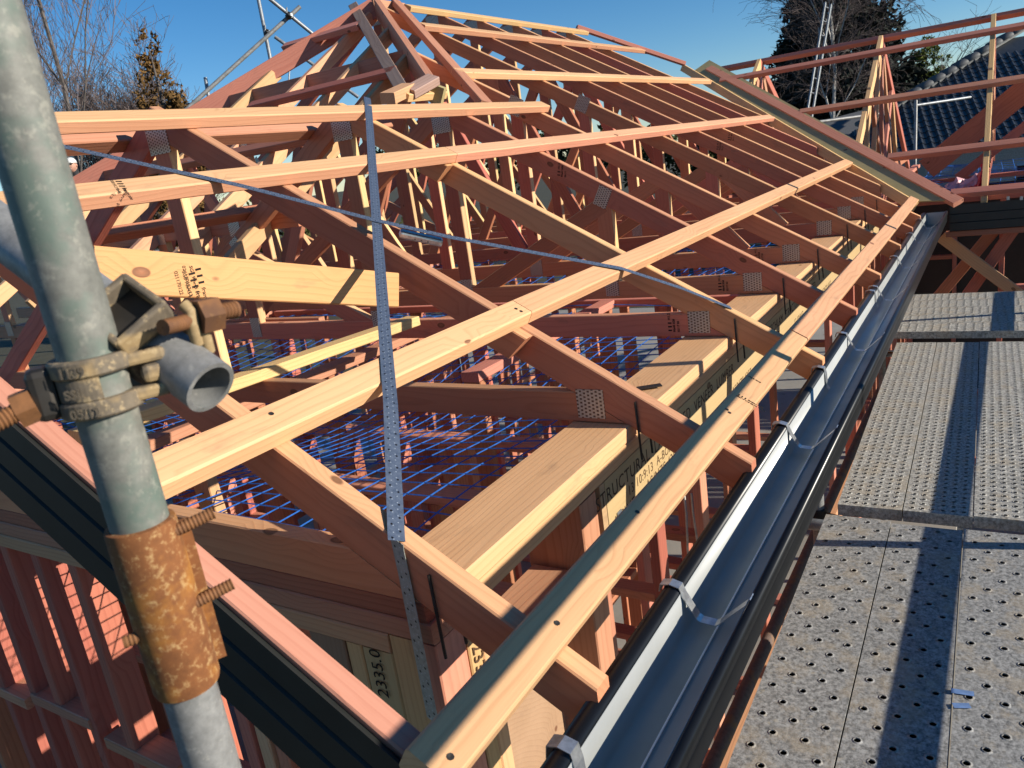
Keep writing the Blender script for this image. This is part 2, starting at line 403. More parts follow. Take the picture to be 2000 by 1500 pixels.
# ------------------------------------------------------------------ roof trusses
TW, TD = 0.048, 0.104            # chord thickness and depth
ZB = 0.055                       # underside of the bottom chords
PLATES = {}
def plate(parent, x, y, z, sx, sz, rot=0.0, name='nail_plate'):
    key = (round(sx, 3), round(sz, 3))
    if key not in PLATES:
        a, b, c = sx/2, 0.0009, sz/2
        v = [(i, j, k) for i in (-a, a) for j in (-b, b) for k in (-c, c)]
        f = [(0, 1, 3, 2), (4, 6, 7, 5), (0, 4, 5, 1), (2, 3, 7, 6), (0, 2, 6, 4), (1, 5, 7, 3)]
        PLATES[key] = mesh('nail_plate', v, f)
    m = Matrix.Rotation(rot, 4, 'Y'); m.translation = (x, y-0.0012, z)
    return link(name, PLATES[key], 'nail_plate', parent, m)
def wire_dog(parent, y):
    for dx, dy in ((-0.262, -0.004), (-0.25, TW+0.004)):
        tube('wire_dog', parent, (dx, y+dy, 0.135+dx*0.02), (dx+0.006, y+dy-0.003, -0.055), 0.0035, 'wire_dark', 6)
def chord(parent, y, xr, zr, xe, side, mat):
    """top chord from ridge (xr,zr) down to x=xe on the given side (+1 right, -1 left)"""
    ze = zr-abs(xe-xr)*TP; yc = y+TW/2
    return timber('top_chord', parent, (xr, yc, zr), (xe, yc, ze), TW, TD, (side*SP, 0, CP), mat, 0.0, -TP, -TP)
def web(parent, y, a, b, mat, w=0.095, name='web'):
    return timber(name, parent, (a[0], y+TW/2, a[1]), (b[0], y+TW/2, b[1]), TW-0.003-random.uniform(0, 0.005), w, (0, 0, 1) if abs(b[0]-a[0]) > 0.02 else (1, 0, 0), mat)
def bottom(parent, y, x0, x1, mat, heel_r=True, heel_l=True):
    k = -1/TP
    zt = ZB+TD-0.004; dd = TD-0.004
    xr = -(zt+TD/CP)/TP if heel_r else x1
    o = timber('bottom_chord', parent, (x0, y+TW/2, zt), (xr if heel_r else x1, y+TW/2, zt), TW, dd, (0, 0, 1), mat, 0.0, 0.0, k if heel_r else 0)
    return o
DARKS = ['pine_deep', 'pine_pink', 'pine_deep', 'pine_peach', 'pine_pink']
GX, GZ = -2.2, 2.2*TP            # ridge of the near gable
def stamp(parent, lines, org, xd, yd, size=0.011, mat='ink'):
    for i, s in enumerate(lines):
        text('stamp', parent, s, size*(1.0 if i else 1.25), basis(Vector(org)-Vector(yd).normalized()*(i*size*1.5), xd, yd), mat, bold=0.0003)

def gable_truss(y, label, i):
    t = thing('roof_truss', label, 'roof truss', (GX, y, ZB), 'gable roof trusses')
    mats = [('chord_red', 'chord_red'), ('chord_brown', 'chord_red'), ('chord_brown', 'chord_red'), ('chord_red', 'chord_red')][i]
    chord(t, y, GX, GZ, 0.075, 1, mats[0]); chord(t, y, GX, GZ, -4.48, -1, 'pine_deep')
    bottom(t, y, -4.1, -0.3, mats[1])
    web(t, y, (GX, ZB+0.07), (GX, GZ-0.09), 'post_red', name='king_post')
    for s in ((1, -1) if i == 3 else (-1,)):
        web(t, y, (GX+s*0.06, ZB+0.06), (GX+s*1.0, GZ-0.62-0.08), 'post_red')
        web(t, y, (GX+s*1.0, ZB+0.06), (GX+s*1.0, GZ-0.62-0.05), 'post_red')
        plate(t, GX+s*1.0, y, ZB+0.075, 0.08, 0.12); plate(t, GX+s*1.0, y, GZ-0.62-0.04, 0.08, 0.11, s*0.5)
    plate(t, -0.414, y+(0 if i else TW+0.003), 0.117, 0.094, 0.094); plate(t, GX, y, GZ-0.115, 0.13, 0.135); plate(t, GX, y, ZB+0.08, 0.085, 0.15)
    wire_dog(t, y)
    return t
YS = [0.0, 1.04, 2.106, 2.97, 3.86, 4.92, 5.777, 6.473, 7.2, 7.88, 8.52]
gn = ['gable end roof truss at the near end, crossed low by the perforated strap', 'second roof truss from the near gable end with a short block nailed on its side',
      'third roof truss from the near gable end, where the diagonal strap ends', 'fourth roof truss from the near gable end, under the last ridge purlin end']
TR = [gable_truss(YS[i], gn[i], i) for i in range(4)]
# rafter packing blocks nailed on the near side of two chords
for i, (yy, xb) in enumerate(((YS[1], -0.585), (YS[2], -1.545))):
    zb = -xb*TP
    timber('packing_block', TR[1+i], (xb-0.13, yy-TW/2-0.001, zb+0.13*TP), (xb, yy-TW/2-0.001, zb), TW, 0.095, (SP, 0, CP), 'chord_brown', -0.002, 0, 0.35)
# the big trusses of the main roof
RXX, RZZ = -4.13, 4.13*TP
bn = ['truncated hip truss, fifth from the near gable end', 'sixth roof truss, its sloping top crossed by the pole shadow', 'seventh roof truss from the near gable end', 'eighth roof truss from the near gable end',
      'ninth roof truss, first one stopping at the valley', 'tenth roof truss, stopping higher up the valley', 'farthest roof truss of the main slope beside the valley']
for k in range(4, 11):
    y = YS[k]; t = thing('roof_truss', bn[k-4], 'roof truss', (RXX, y, ZB), 'main roof trusses'); TR.append(t)
    xe = 0.075 if y < 7.0 else -(y-7.0)-0.12
    top = 'chord_red' if k % 2 else 'chord_brown'
    if k == 4:
        xh = -3.04; zh = -xh*TP
        chord(t, y, xh, zh, xe, 1, top); chord(t, y, -5.22, zh, -8.3, -1, 'pine_deep')
        timber('flat_top_chord', t, (-5.3, y+TW/2, zh), (xh, y+TW/2, zh), TW-0.003, TD, (0, 0, 1), 'pine_pink', -0.002)
    else:
        chord(t, y, RXX, RZZ, xe, 1, top); chord(t, y, RXX, RZZ, -8.3, -1, 'pine_deep')
        web(t, y, (RXX, ZB+0.07), (RXX, RZZ-0.09), 'post_red', name='king_post')
        plate(t, RXX, y, RZZ-0.12, 0.15, 0.14)
    bottom(t, y, -8.0, -0.3, 'chord_red')
    for s in (1, -1):
        X = lambda x: RXX+s*(x-RXX)
        zc = lambda x: -x*TP-0.06
        web(t, y, (X(-2.2), ZB+0.06), (X(-2.2), zc(-2.2)), 'post_red', name='post')
        web(t, y, (X(-2.15), ZB+0.08), (X(-1.2), zc(-1.2)), 'chord_red')
        web(t, y, (X(-2.25), ZB+0.08), (X(-3.0), zc(-3.0)), 'pine_deep')
        web(t, y, (X(-3.95), ZB+0.08), (X(-3.0), zc(-3.0)-0.02), 'post_red')
        plate(t, X(-2.2), y, ZB+0.08, 0.1, 0.14); (plate(t, X(-2.2), y, zc(-2.2)+0.02, 0.11, 0.12, s*0.52) if k < 6 else None)
        web(t, y, (X(-1.2), ZB+0.06), (X(-1.2), zc(-1.2)), 'post_red', name='post'); web(t, y, (X(-3.0), ZB+0.06), (X(-3.0), zc(-3.0)), 'post_red', name='post')
        web(t, y, (X(-0.7), ZB+0.08), (X(-1.15), zc(-1.2)-0.02), 'chord_red')
    if y < 7.2:
        plate(t, -0.414, y, 0.117, 0.1, 0.1); wire_dog(t, y)
for t_, p, xx in ((TR[2], 0, -0.52), (TR[3], 0, -0.56), (TR[4], 0, -0.6)):
    yy = WM[t_.name].translation.y
    stamp(t_, ['▮▮▮ H1.2', '90x45 SG8', '02117 03'], (xx-0.02, yy-0.0015, 0.075), (0, 0, 1), (-1, 0, 0), 0.013)
for k, xx in ((3, -1.45), (4, -1.75), (6, -1.4), (7, -1.5)):
    yy = YS[k]; zc = -xx*TP-0.085
    stamp(TR[k], ['▮▮ H1.2', '90x45 SG8', '02117'], (xx, yy-0.0015, zc), (0.2, 0, 1), (-1, 0, 0.2), 0.014)
# truncated trusses of the hip end, left of the gable
for yy, x0, x1, nm in ((2.2, -8.0, -2.75, 'low truncated hip truss left of the near gable'), (3.05, -8.0, -2.7, 'taller truncated hip truss left of the near gable, in front of the peak')):
    z = HPK.z-(HPK.y-yy)*TP; t = thing('hip_truss', nm, 'roof truss', (-5.4, yy, ZB), 'hip end trusses')
    timber('flat_top_chord', t, (-6.6, yy+TW/2, z-0.005), (x1, yy+TW/2, z-0.005), TW, TD, (0, 0, 1), 'pine_deep', 0.0)
    timber('bottom_chord', t, (x0, yy+TW/2, ZB+TD), (x1, yy+TW/2, ZB+TD), TW, TD, (0, 0, 1), 'pine_pink', 0.0)
    xs = [-6.4, -5.6, -4.8, -4.05, -3.3]
    for i, x in enumerate(xs):
        web(t, yy, (x, ZB+0.08), (x, z-0.08), 'post_red', name='post')
        if i < 4: web(t, yy, (x+0.06, ZB+0.08) if i % 2 else (x+0.06, z-0.1), (xs[i+1]-0.05, z-0.1) if i % 2 else (xs[i+1]-0.05, ZB+0.08), 'pine_pink')
        plate(t, x, yy, z-0.07, 0.1, 0.11); plate(t, x, yy, ZB+0.08, 0.1, 0.12)

# ------------------------------------------------------------------ purlins (flat sticks lying on the chords)
PW, PD = 0.084, 0.048
def purlin(pieces, x, label, mats, side=1, w=PW, xr=None, group='purlins on the near slope', cut=None):
    """pieces: list of (y0,y1); lower (+X) bottom edge at x on the slope"""
    out = []
    for i, (y0, y1) in enumerate(pieces):
        if side > 0: c = Vector((x-w/2*CP, 0, -(x-w/2*CP)*TP)); n = Vector((SP, 0, CP))
        else: c = Vector((x, 0, xr)); n = Vector((-SP, 0, CP))
        y0_, y1_ = y0, y1
        o = timber('purlin', None, (c.x, y0_, c.z), (c.x, y1_, c.z), w, PD, n, mats[i % len(mats)], PD+0.001, 0, 0, 0.005, bow=random.uniform(-0.006, 0.006))
        tag(o, label[i], 'purlin', group); out.append(o)
    return out
PX = [0.0, -0.6257, -1.5542, -1.9977, -2.5217, -3.4675, -3.9453]
p1 = purlin([(-0.355, 2.10), (2.112, 7.0)], PX[0], ['tan eaves purlin beside the gutter, near length running to the bottom corner', 'tan eaves purlin beside the gutter, far length running to the valley'], ['pine_tan', 'pine_tan'])
p2 = purlin([(-0.29, 1.075), (1.078, 7.55)], PX[1], ['broad sunlit purlin crossing the middle, near length under the strap', 'broad sunlit purlin crossing the middle, far length up to the valley'], ['pine_tan', 'pine_tan'])
p3 = purlin([(-0.42, 2.13), (2.133, 8.42)], PX[2], ['second purlin from the ridge on the gable slope, near length with a big knot', 'second purlin from the ridge on the gable slope, far length reaching the valley'], ['purlin_pink', 'purlin_pink'])
p4 = purlin([(-0.42, 3.95)], PX[3], ['top purlin of the near gable, blunt end just short of the hip'], ['purlin_pink'])
p5 = purlin([(3.72, 9.35)], PX[4], ['main slope purlin starting at the hip, third from the top'], ['pine_tan'])
p6 = purlin([(4.70, 9.75)], PX[5], ['main slope purlin second from the top of the ridge'], ['purlin_pink'])
p7 = purlin([(5.22, 8.97)], PX[6]-0.02, ['topmost purlin along the main ridge against the sky'], ['pine_tan'])
purlin([(-0.42, 2.75)], -2.42, ['pink purlin behind the near ridge, on the far slope of the gable'], ['pine_pink'], -1, PW, -(-2.2)*TP-0.22*TP)
purlin([(-0.42, 2.3)], -3.05, ['lower pink purlin on the far slope of the gable'], ['pine_deep'], -1, PW, 2.2*TP-0.85*TP)
stamp(p3[0], ['▮▮▮ framing pine', 'SG8 H1.2 90x45', '021170122 13 E 13'], on_roof(228, 352, PD+0.002), (0.62, -0.25, -0.36), (0.3, 1, -0.1), 0.013)
stamp(p1[0], ['▮▮▮ timber SG8', 'A02117 7.10 90x45 13 E13'], on_roof(1440, 770, PD+0.002), (CP, 0, -SP), (0, 1, 0), 0.009)
stamp(p1[0], ['JADE PINE'], on_roof(1462, 735, PD+0.002), (CP, 0, -SP), (0, 1, 0), 0.008)
def nailhole(par, p, n, r=0.006):
    lathe('nail_head', par, [(0, 0.0003), (0.0006, r*0.8), (0.0008, r)], Vector(p), Vector(p)+Vector(n)*0.002, 'wire_dark', 8)
for (u, v) in ((1088, 1217), (1245, 1000), (1420, 800), (1425, 806), (880, 1478)): nailhole(p1[0], on_roof(u, v, PD+0.0015), NR, 0.006)
for (u, v) in ((1008, 603), (1018, 608), (530, 808)): nailhole(p2[0], on_roof(u, v, PD+0.0015), NR, 0.006)

# ------------------------------------------------------------------ gable barge and its steel fascia
bt = timber('barge_rafter', None, (GX, -0.309, GZ), (0.0, -0.309, 0.0), TW, 0.15, NR, 'barge_pink', 0.0, -TP, -TP); tag(bt, 'pink barge rafter sloping down to the bottom corner of the gable', 'rafter')
bl = timber('barge_rafter', None, (GX, -0.309, GZ), (-4.4, -0.309, 0.0), TW, 0.15, (-SP, 0, CP), 'pine_deep', 0.0, -TP, -TP); tag(bl, 'barge rafter on the hidden far slope of the gable', 'rafter')
fb = thing('barge_fascia', 'dark grooved steel barge fascia below the pink barge rafter', 'fascia', (0, -0.34, 0))
def profile_run(name, parent, prof, p0, p1, up, mat, thick=None, cap=False):
    """open sheet: prof (sideways, up) swept from p0 to p1"""
    m, L = frame(p0, p1, up); n = len(prof)
    v = [(x, a, b) for x in (0, L) for (a, b) in prof]
    f = [(i, i+1, n+i+1, n+i) for i in range(n-1)]
    me = mesh(name, v, f, recalc=False)
    o = link(name, me, mat, parent, m)
    if thick:
        md = o.modifiers.new('thick', 'SOLIDIFY'); md.thickness = thick; md.offset = 0
    return o
# sheet on the outer (-Y) side; sideways axis of this frame points to -Y
prof = [(0.0, -0.012), (-0.012, -0.004), (-0.012, -0.055), (-0.006, -0.058), (-0.006, -0.066), (-0.012, -0.069), (-0.012, -0.125), (-0.006, -0.128), (-0.006, -0.136), (-0.012, -0.139), (-0.012, -0.20), (0.02, -0.205)]
d = Vector((0, -0.333, 0)); pp0 = Vector((GX, -0.336, GZ)); pp1 = Vector((0.03, -0.336, -0.03*TP))
mm, _ = frame(pp0, pp1, NR)
sgn = 1 if mm.col[1].to_3d().y > 0 else -1
prof = [(a*sgn, b) for a, b in prof]
profile_run('sheet', fb, prof, pp0, pp1, NR, 'fascia_dark', 0.0012)

# ------------------------------------------------------------------ hip boards, hip rafters, hip end purlins
def hipline(a, b, label, mat, w=0.084, d=0.048, n=(0, 0, 1), z0=None, name='hip_board', cat='rafter', grp='hip and valley timbers'):
    o = timber(name, None, a, b, w, d, n, mat, d if z0 is None else z0); return tag(o, label, cat, grp)
k2 = 0.5
hipline(on_roof(771, 10), on_roof(948, 214), 'pink hip board lying on the main slope, purlins start from it', 'pine_pink', n=NR, z0=PD+0.001)
hipline(HPK+Vector((0.02, -0.02, 0)), HPK+Vector((1.72, -1.72, -1.72*TP)), 'hip rafter running down from the peak towards the gable ridge', 'pine_pink', 0.05, 0.15, (0, 0, 1), 0.05, 'hip_rafter')
hipline(on_hip(693, 17), on_hip(789, 182), 'hip board on the hip end below the peak, its shade put into grey wood', 'pine_grey', n=NH, z0=PD+0.001)  # grey wood paints the shade of a board facing away from the sun
hl = HPK+Vector((-0.02, -0.02, 0))
hipline(hl, HPK+Vector((-4.1, -4.1, -4.1*TP)), 'long hip rafter falling away to the left of the peak', 'pine_pink', 0.05, 0.16, (0, 0, 1), 0.06, 'hip_rafter')
hipline(Vector((-4.13, 8.99, RZZ+0.02)), Vector((-3.08, 10.03, RZZ-1.05*TP+0.02)), 'far hip board at the end of the main ridge', 'pine_pink', 0.084, 0.05, (0.4, 0.4, 0.8), 0.05)
hipline(Vector((-4.13, 4.9, RZZ-0.005)), Vector((-4.13, 5.35, RZZ-0.005)), 'short ridge stick between the peak and the ridge purlin', 'pine_peach', 0.05, 0.1, (0, 0, 1), 0.03, 'ridge_block')
for i, (a, b, lab, mt) in enumerate((((560, 97), (706, 55), 'upper hip end purlin below the peak', 'pine_pink'), ((500, 208), (768, 153), 'middle hip end purlin between the hips', 'pine_deep'), ((330, 330), (700, 262), 'lower hip end purlin behind the near ridge', 'pine_deep'))):
    A = on_hip(*a); B = on_hip(*b); y = (A.y+B.y)/2; z = HPK.z-(HPK.y-y)*TP
    o = timber('purlin', None, (A.x, y, z), (B.x, y, z), PW, PD, NH, mt, PD+0.001); tag(o, lab, 'purlin', 'hip end purlins')
for i, x in enumerate((-4.75, -3.55, -3.0, -4.1, -5.4, -6.1)):
    yt = HPK.y-abs(x-HPK.x)-0.04; z = lambda y: HPK.z-(HPK.y-y)*TP
    o = timber('jack_rafter', None, (x, yt, z(yt)), (x, 1.6, z(1.6)), TW, TD, NH, ['pine_tan', 'pine_peach', 'pine_tan', 'pine_peach', 'pine_tan', 'pine_peach'][i], -0.002, 0.5, 0)
    tag(o, ['hip end jack rafter left of the centre one', 'hip end jack rafter right of the peak', 'short hip end jack rafter nearest the gable ridge', 'centre rafter of the hip end straight below the peak', 'hip end jack rafter second to the left of the peak', 'leftmost hip end jack rafter'][i], 'rafter', 'hip end jack rafters')
# offcut with plywood at the end of the near ridge
oc = thing('valley_offcut', 'sawn plywood and timber offcut at the top of the gable ridge', 'timber offcut', on_roof(826, 180))
A = on_roof(800, 190, 0.02); B = on_roof(848, 163, 0.10)
timber('board', oc, A, B, 0.09, 0.05, (0.3, -0.5, 0.8), 'pine_grey', 0.05)
timber('board', oc, on_roof(758, 200, 0.0), on_roof(800, 180, 0.03), 0.09, 0.06, (0.2, -0.3, 0.9), 'pine_peach', 0.05)
boxm('plywood', oc, on_roof(842, 180, 0.04), (0.16, 0.05, 0.10), 'plywood', Matrix.Rotation(0.5, 3, 'Y') @ Matrix.Rotation(0.3, 3, 'Z'))
timber('board', oc, on_roof(790, 192, 0.02), on_roof(866, 186, 0.02), 0.05, 0.045, NR, 'pine_pale', 0.03)

# ------------------------------------------------------------------ valley and right wing
vy = thing('valley', 'greenish plywood valley between the main roof and the right wing', 'valley', (-0.1, 7.1, 0))
def vpt(s, off, plane):      # along the valley line (s metres up), off sideways
    p = Vector((-0.1-s, 7.1+s, 0))
    q = p + Vector((-1, -1, 0)).normalized()*off if plane == 'm' else p + Vector((1, 1, 0)).normalized()*off
    q.z = -q.x*TP if plane == 'm' else (q.y-7.0)*TP
    return q
va = [vpt(-0.1, 0.0, 'm')+NR*0.022, vpt(2.80, 0.0, 'm')+NR*0.022, vpt(2.80, 0.24, 'w')+NW*0.028, vpt(-0.30, 0.24, 'w')+NW*0.028]
link('plywood_sheet', mesh('plywood_sheet', va, [(0, 1, 2, 3)]), 'plywood', vy, Matrix()).modifiers.new('t', 'SOLIDIFY').thickness = 0.012
timber('edge_board', vy, vpt(-0.12, 0.03, 'm'), vpt(2.98, 0.03, 'm'), 0.04, 0.09, NR, 'pine_tan', 0.03)
a0 = on_plane(1384, 131, NW, NW.dot(Vector((0, 7, 0)))+PD); a1 = on_plane(1872, 392, NW, NW.dot(Vector((0, 7, 0)))+PD)
timber('edge_board', vy, a1-NW*PD, a0-NW*PD, 0.10, PD, NW, 'pine_pink', PD+0.001)
def wing_purlin(y, x0, x1, label, mat, dz=0.0):
    o = timber('purlin', None, (x0, y+0.04, (y+0.04-7)*TP+dz), (x1, y+0.04, (y+0.04-7)*TP+dz), PW, PD, NW, mat, PD+0.001); return tag(o, label, 'purlin', 'purlins of the right wing')
wing_purlin(9.50, -2.45, 6.0, 'front ridge purlin of the right wing', 'pine_pink')
wing_purlin(8.57, -1.30, 6.0, 'middle purlin of the right wing, over the leaning rafter', 'pine_pink')
wing_purlin(7.62, -0.30, 6.0, 'lower purlin of the right wing above the safety net', 'pine_pink')
wing_purlin(7.03, 0.27, 6.0, 'eaves purlin of the right wing above the black fascia', 'pine_pink')
o = timber('purlin', None, (-3.0, 10.04, 1.655), (6.0, 10.04, 1.655), PW, PD, (0, SP, CP), 'pine_pink', PD); tag(o, 'back ridge purlin of the right wing against the sky', 'purlin', 'purlins of the right wing')
wn = ['wing truss beside the valley, its webs fanning from the ridge', 'wing truss in the middle of the gap, seen nearly edge on', 'wing truss whose sloping chord faces the camera at right', 'wing truss half out of the picture at right', 'farther wing truss beyond the right edge']
for i, x in enumerate((-2.05, -0.62, 0.525, 1.7, 2.9)):
    t = thing('roof_truss', wn[i], 'roof truss', (x, 10.05, ZB), 'right wing trusses'); ry = 9.93; rz = 2.93*TP; xc = x
    y0 = max(7.0, 7.0-x)+0.05
    timber('top_chord', t, (xc, ry, rz), (xc, y0 if x < 0 else 6.98, (y0-7)*TP if x < 0 else -0.012), TW*1.0, TD, NW, 'pine_pale', 0.0, -TP, -TP)
    timber('top_chord', t, (xc, ry, rz), (xc, 13.1, 0), TW, TD, (0, SP, CP), 'pine_deep', 0.0, -TP, -TP)
    timber('bottom_chord', t, (xc, 7.3, ZB+TD), (xc, 12.9, ZB+TD), TW-0.002, TD, (0, 0, 1), 'pine_deep', 0.0)
    timber('king_post', t, (xc, ry, ZB+0.08), (xc, ry, rz-0.1), TW-0.004, 0.095, (0, 1, 0), 'pine_pink')
    for s in (1, -1):
        timber('web', t, (xc, ry+s*0.05, ZB+0.1), (xc, ry+s*1.0, 2.05*TP-0.1), TW-0.004, 0.095, (0, 0, 1), 'pine_pink')
        timber('web', t, (xc, ry+s*1.5, ZB+0.1), (xc, ry+s*1.0, 2.05*TP-0.1), TW-0.004, 0.095, (0, 0, 1), 'pine_tan')
        timber('web', t, (xc, ry+s*0.9, ZB+0.1), (xc, ry+s*0.15, rz-0.25), TW-0.004, 0.095, (0, 0, 1), 'pine_peach')
# leaning rafter seen behind the wing purlins
A = on_y(1795, 315, 9.2); B = on_y(2010, 140, 9.2)
lr = thing('leaning_rafters', 'pair of deep red timbers leaning up behind the right wing', 'timber', A)
timber('timber', lr, A, B+(B-A)*0.2, 0.05, 0.24, (0, 0, 1), 'pine_deep', 0.0)
timber('timber', lr, A+Vector((0.35, 0.07, -0.2)), B+(B-A)*0.2+Vector((0.35, 0.07, -0.2)), 0.05, 0.1, (0, 0, 1), 'pine_pink', 0.0)
# black wing fascia
wf = thing('wing_fascia', 'black steel fascia along the eaves of the right wing', 'fascia', (0.3, 6.97, -0.1))
profile_run('sheet', wf, [(0.02, -0.005), (0, 0), (0, -0.075), (0.005, -0.08), (0, -0.085), (0, -0.15), (0.005, -0.155), (0, -0.16), (0, -0.225), (0.06, -0.23)], (0.27, 6.955, -0.028), (6, 6.955, -0.028), (0, 0, 1), 'fascia_dark', 0.0015)
timber('backing_board', wf, (0.24, 7.0, -0.26), (6, 7.0, -0.26), 0.06, 0.05, (0, 0, 1), 'pine_deep', 0.0)
for u in (1969, 1995):
    p = on_y(u, 386, 6.95); boxm('clip', wf, (p.x, 6.945, p.z-0.004), (0.022, 0.012, 0.03), 'bracket_steel')

# ------------------------------------------------------------------ wall plates, LVL lintel, wall frames
ep = thing('top_plate', 'double timber top plate under the truss ends beside the gutter', 'wall plate', (-0.39, 0.0, -0.04))
timber('plate', ep, (-0.388, 0.11, ZB-0.002), (-0.388, 6.95, ZB-0.002), 0.2, 0.047, (0, 0, 1), 'pine_peach', 0.0)
timber('plate', ep, (-0.386, 0.115, ZB-0.05), (-0.386, 6.95, ZB-0.05), 0.196, 0.047, (0, 0, 1), 'pine_pale', 0.0)
lv = thing('lvl_lintel', 'laminated veneer lintel with stencilled lettering below the wall plate', 'beam', (-0.39, 0.8, -0.36))
timber('beam', lv, (-0.387, 0.83, ZB-0.099), (-0.387, 6.9, ZB-0.099), 0.194, 0.30, (0, 0, 1), 'lvl_wood', 0.0, ch=0.001)
timber('beam_end_ply', lv, (-0.387, 0.795, ZB-0.099), (-0.387, 0.826, ZB-0.099), 0.194, 0.30, (0, 0, 1), 'lvl_wood', 0.0, ch=0.001)
xf = -0.2895
def ltext(s, y, z, size, mat='ink_soft'):
    text('lettering', lv, s, size, basis((xf, y, z), (0, 1, 0), (0, 0, 1)), mat, spacing=1.1)
ltext('STRUCTURAL  LAMINATED  VENEER  LUMBER', 0.76, -0.112, 0.062); ltext('13 10:9:13  A-BOND', 0.98, -0.158, 0.045); ltext('AS/NZS 4357', 1.12, -0.205, 0.05); ltext('A/PINE', 0.86, -0.21, 0.05)
ltext('TECHLAM  STRUCTURAL  LAMINATED', 2.75, -0.112, 0.062); ltext('AS/NZS 4357', 2.1, -0.205, 0.05); ltext('A-BOND', 2.75, -0.17, 0.05); ltext('13 10:9:13', 3.3, -0.2, 0.05); ltext('AS/NZS 4357', 4.1, -0.2, 0.05)
timber('jack_stud', lv, (-0.385, 0.72, FZ), (-0.385, 0.72, -0.045), 0.1, 0.19, (1, 0, 0), 'pine_pink')
lp = timber('sill_plate', None, (-0.40, 0.10, -0.27), (-0.40, 0.66, -0.27), 0.13, 0.048, (0, 0, 1), 'pine_peach'); tag(lp, 'short knotty timber below the wall plate near the corner', 'timber')
px_ = boxm('plywood_sheet', None, (-0.43, 0.40, -0.86), (0.012, 0.50, 1.05), 'ply_brown'); tag(px_, 'brown plywood sheet added behind the corner studs to shade the gable wall', 'plywood')  # added to block the sun from the gable wall studs
boxm('strap_clip', lv, (xf+0.002, 0.9, -0.2), (0.003, 0.03, 0.06), 'strap_steel')

gw = thing('stud_frame', 'gable end wall frame below the barge, with a stud pack at the corner', 'wall frame', (-2.2, 0.02, FZ))
for i, (dz, mt, x1) in enumerate(((ZB-0.002, 'pine_deep', -0.30), (ZB-0.052, 'pine_pink', -0.292), (ZB-0.102, 'pine_tan', -0.42))):
    timber('plate', gw, (-4.2, 0.056, dz), (x1, 0.056, dz), 0.1, 0.048, (0, 0, 1), mt, 0.0)
for i, (x, mt, wd) in enumerate(((-0.312, 'pine_pink', 0.040), (-0.376, 'pine_tan', 0.084), (-0.464, 'lvl_wood', 0.088), (-0.535, 'pine_tan', 0.046), (-0.62, 'ply_brown', 0.11), (-0.90, 'pine_deep', 0.046), (-0.97, 'pine_tan', 0.046), (-1.04, 'pine_deep', 0.046), (-1.30, 'pine_tan', 0.046), (-1.37, 'pine_deep', 0.046), (-1.70, 'pine_deep', 0.046), (-1.92, 'pine_deep', 0.046), (-2.12, 'pine_deep', 0.046), (-2.3, 'pine_deep', 0.046), (-2.55, 'pine_deep', 0.046), (-2.85, 'pine_deep', 0.046), (-3.3, 'pine_pink', 0.046), (-3.8, 'pine_pink', 0.046))):  # beyond the corner, lit studs are painted tan and shaded ones deep
    top = ZB-0.102 if i < 2 else ZB-0.152
    timber('stud', gw, (x, 0.056+0.0007*i, FZ+0.05), (x, 0.056+0.0007*i, top), wd, 0.098 - 0.0006*i, (0, 1, 0), mt)
timber('stud', gw, (-0.34, 0.132, FZ+0.05), (-0.34, 0.132, ZB-0.102), 0.046, 0.098, (1, 0, 0), 'pine_pale'); timber('stud', gw, (-0.34, 0.180, FZ+0.05), (-0.34, 0.180, ZB-0.102), 0.046, 0.097, (1, 0, 0), 'pine_tan')
timber('plate', gw, (-4.2, 0.056, FZ+0.048), (-0.29, 0.056, FZ+0.048), 0.1, 0.047, (0, 0, 1), 'pine_pink', 0.0)
for i in range(7): timber('nog', gw, (-4.1+i*0.45, 0.056, -0.75-0.05*(i % 2)), (-3.72+i*0.45, 0.056, -0.75-0.05*(i % 2)), 0.09, 0.045, (0, 0, 1), 'pine_pink'); timber('nog', gw, (-4.1+i*0.45, 0.056, -1.55), (-3.72+i*0.45, 0.056, -1.55), 0.09, 0.045, (0, 0, 1), 'pine_peach')
timber('brace', gw, on_y(-80, 1200, 0.16), on_y(240, 1590, 0.16), 0.045, 0.09, (0, 0, 1), 'purlin_pink')
text('lettering', gw, 'Stud  2335.0', 0.046, basis((-0.452, 0.0045, -0.325), (0, 0, 1), (-1, 0, 0)), 'ink')
text('lettering', gw, '2335.0', 0.05, basis((-0.288, 0.119, -0.12), (0, 0, -1), (0, 1, 0)), 'ink_soft'); text('lettering', gw, '2335.0', 0.055, basis((-0.288, 0.19, -0.1), (0, 0, -1), (0, 1, 0)), 'ink_soft')

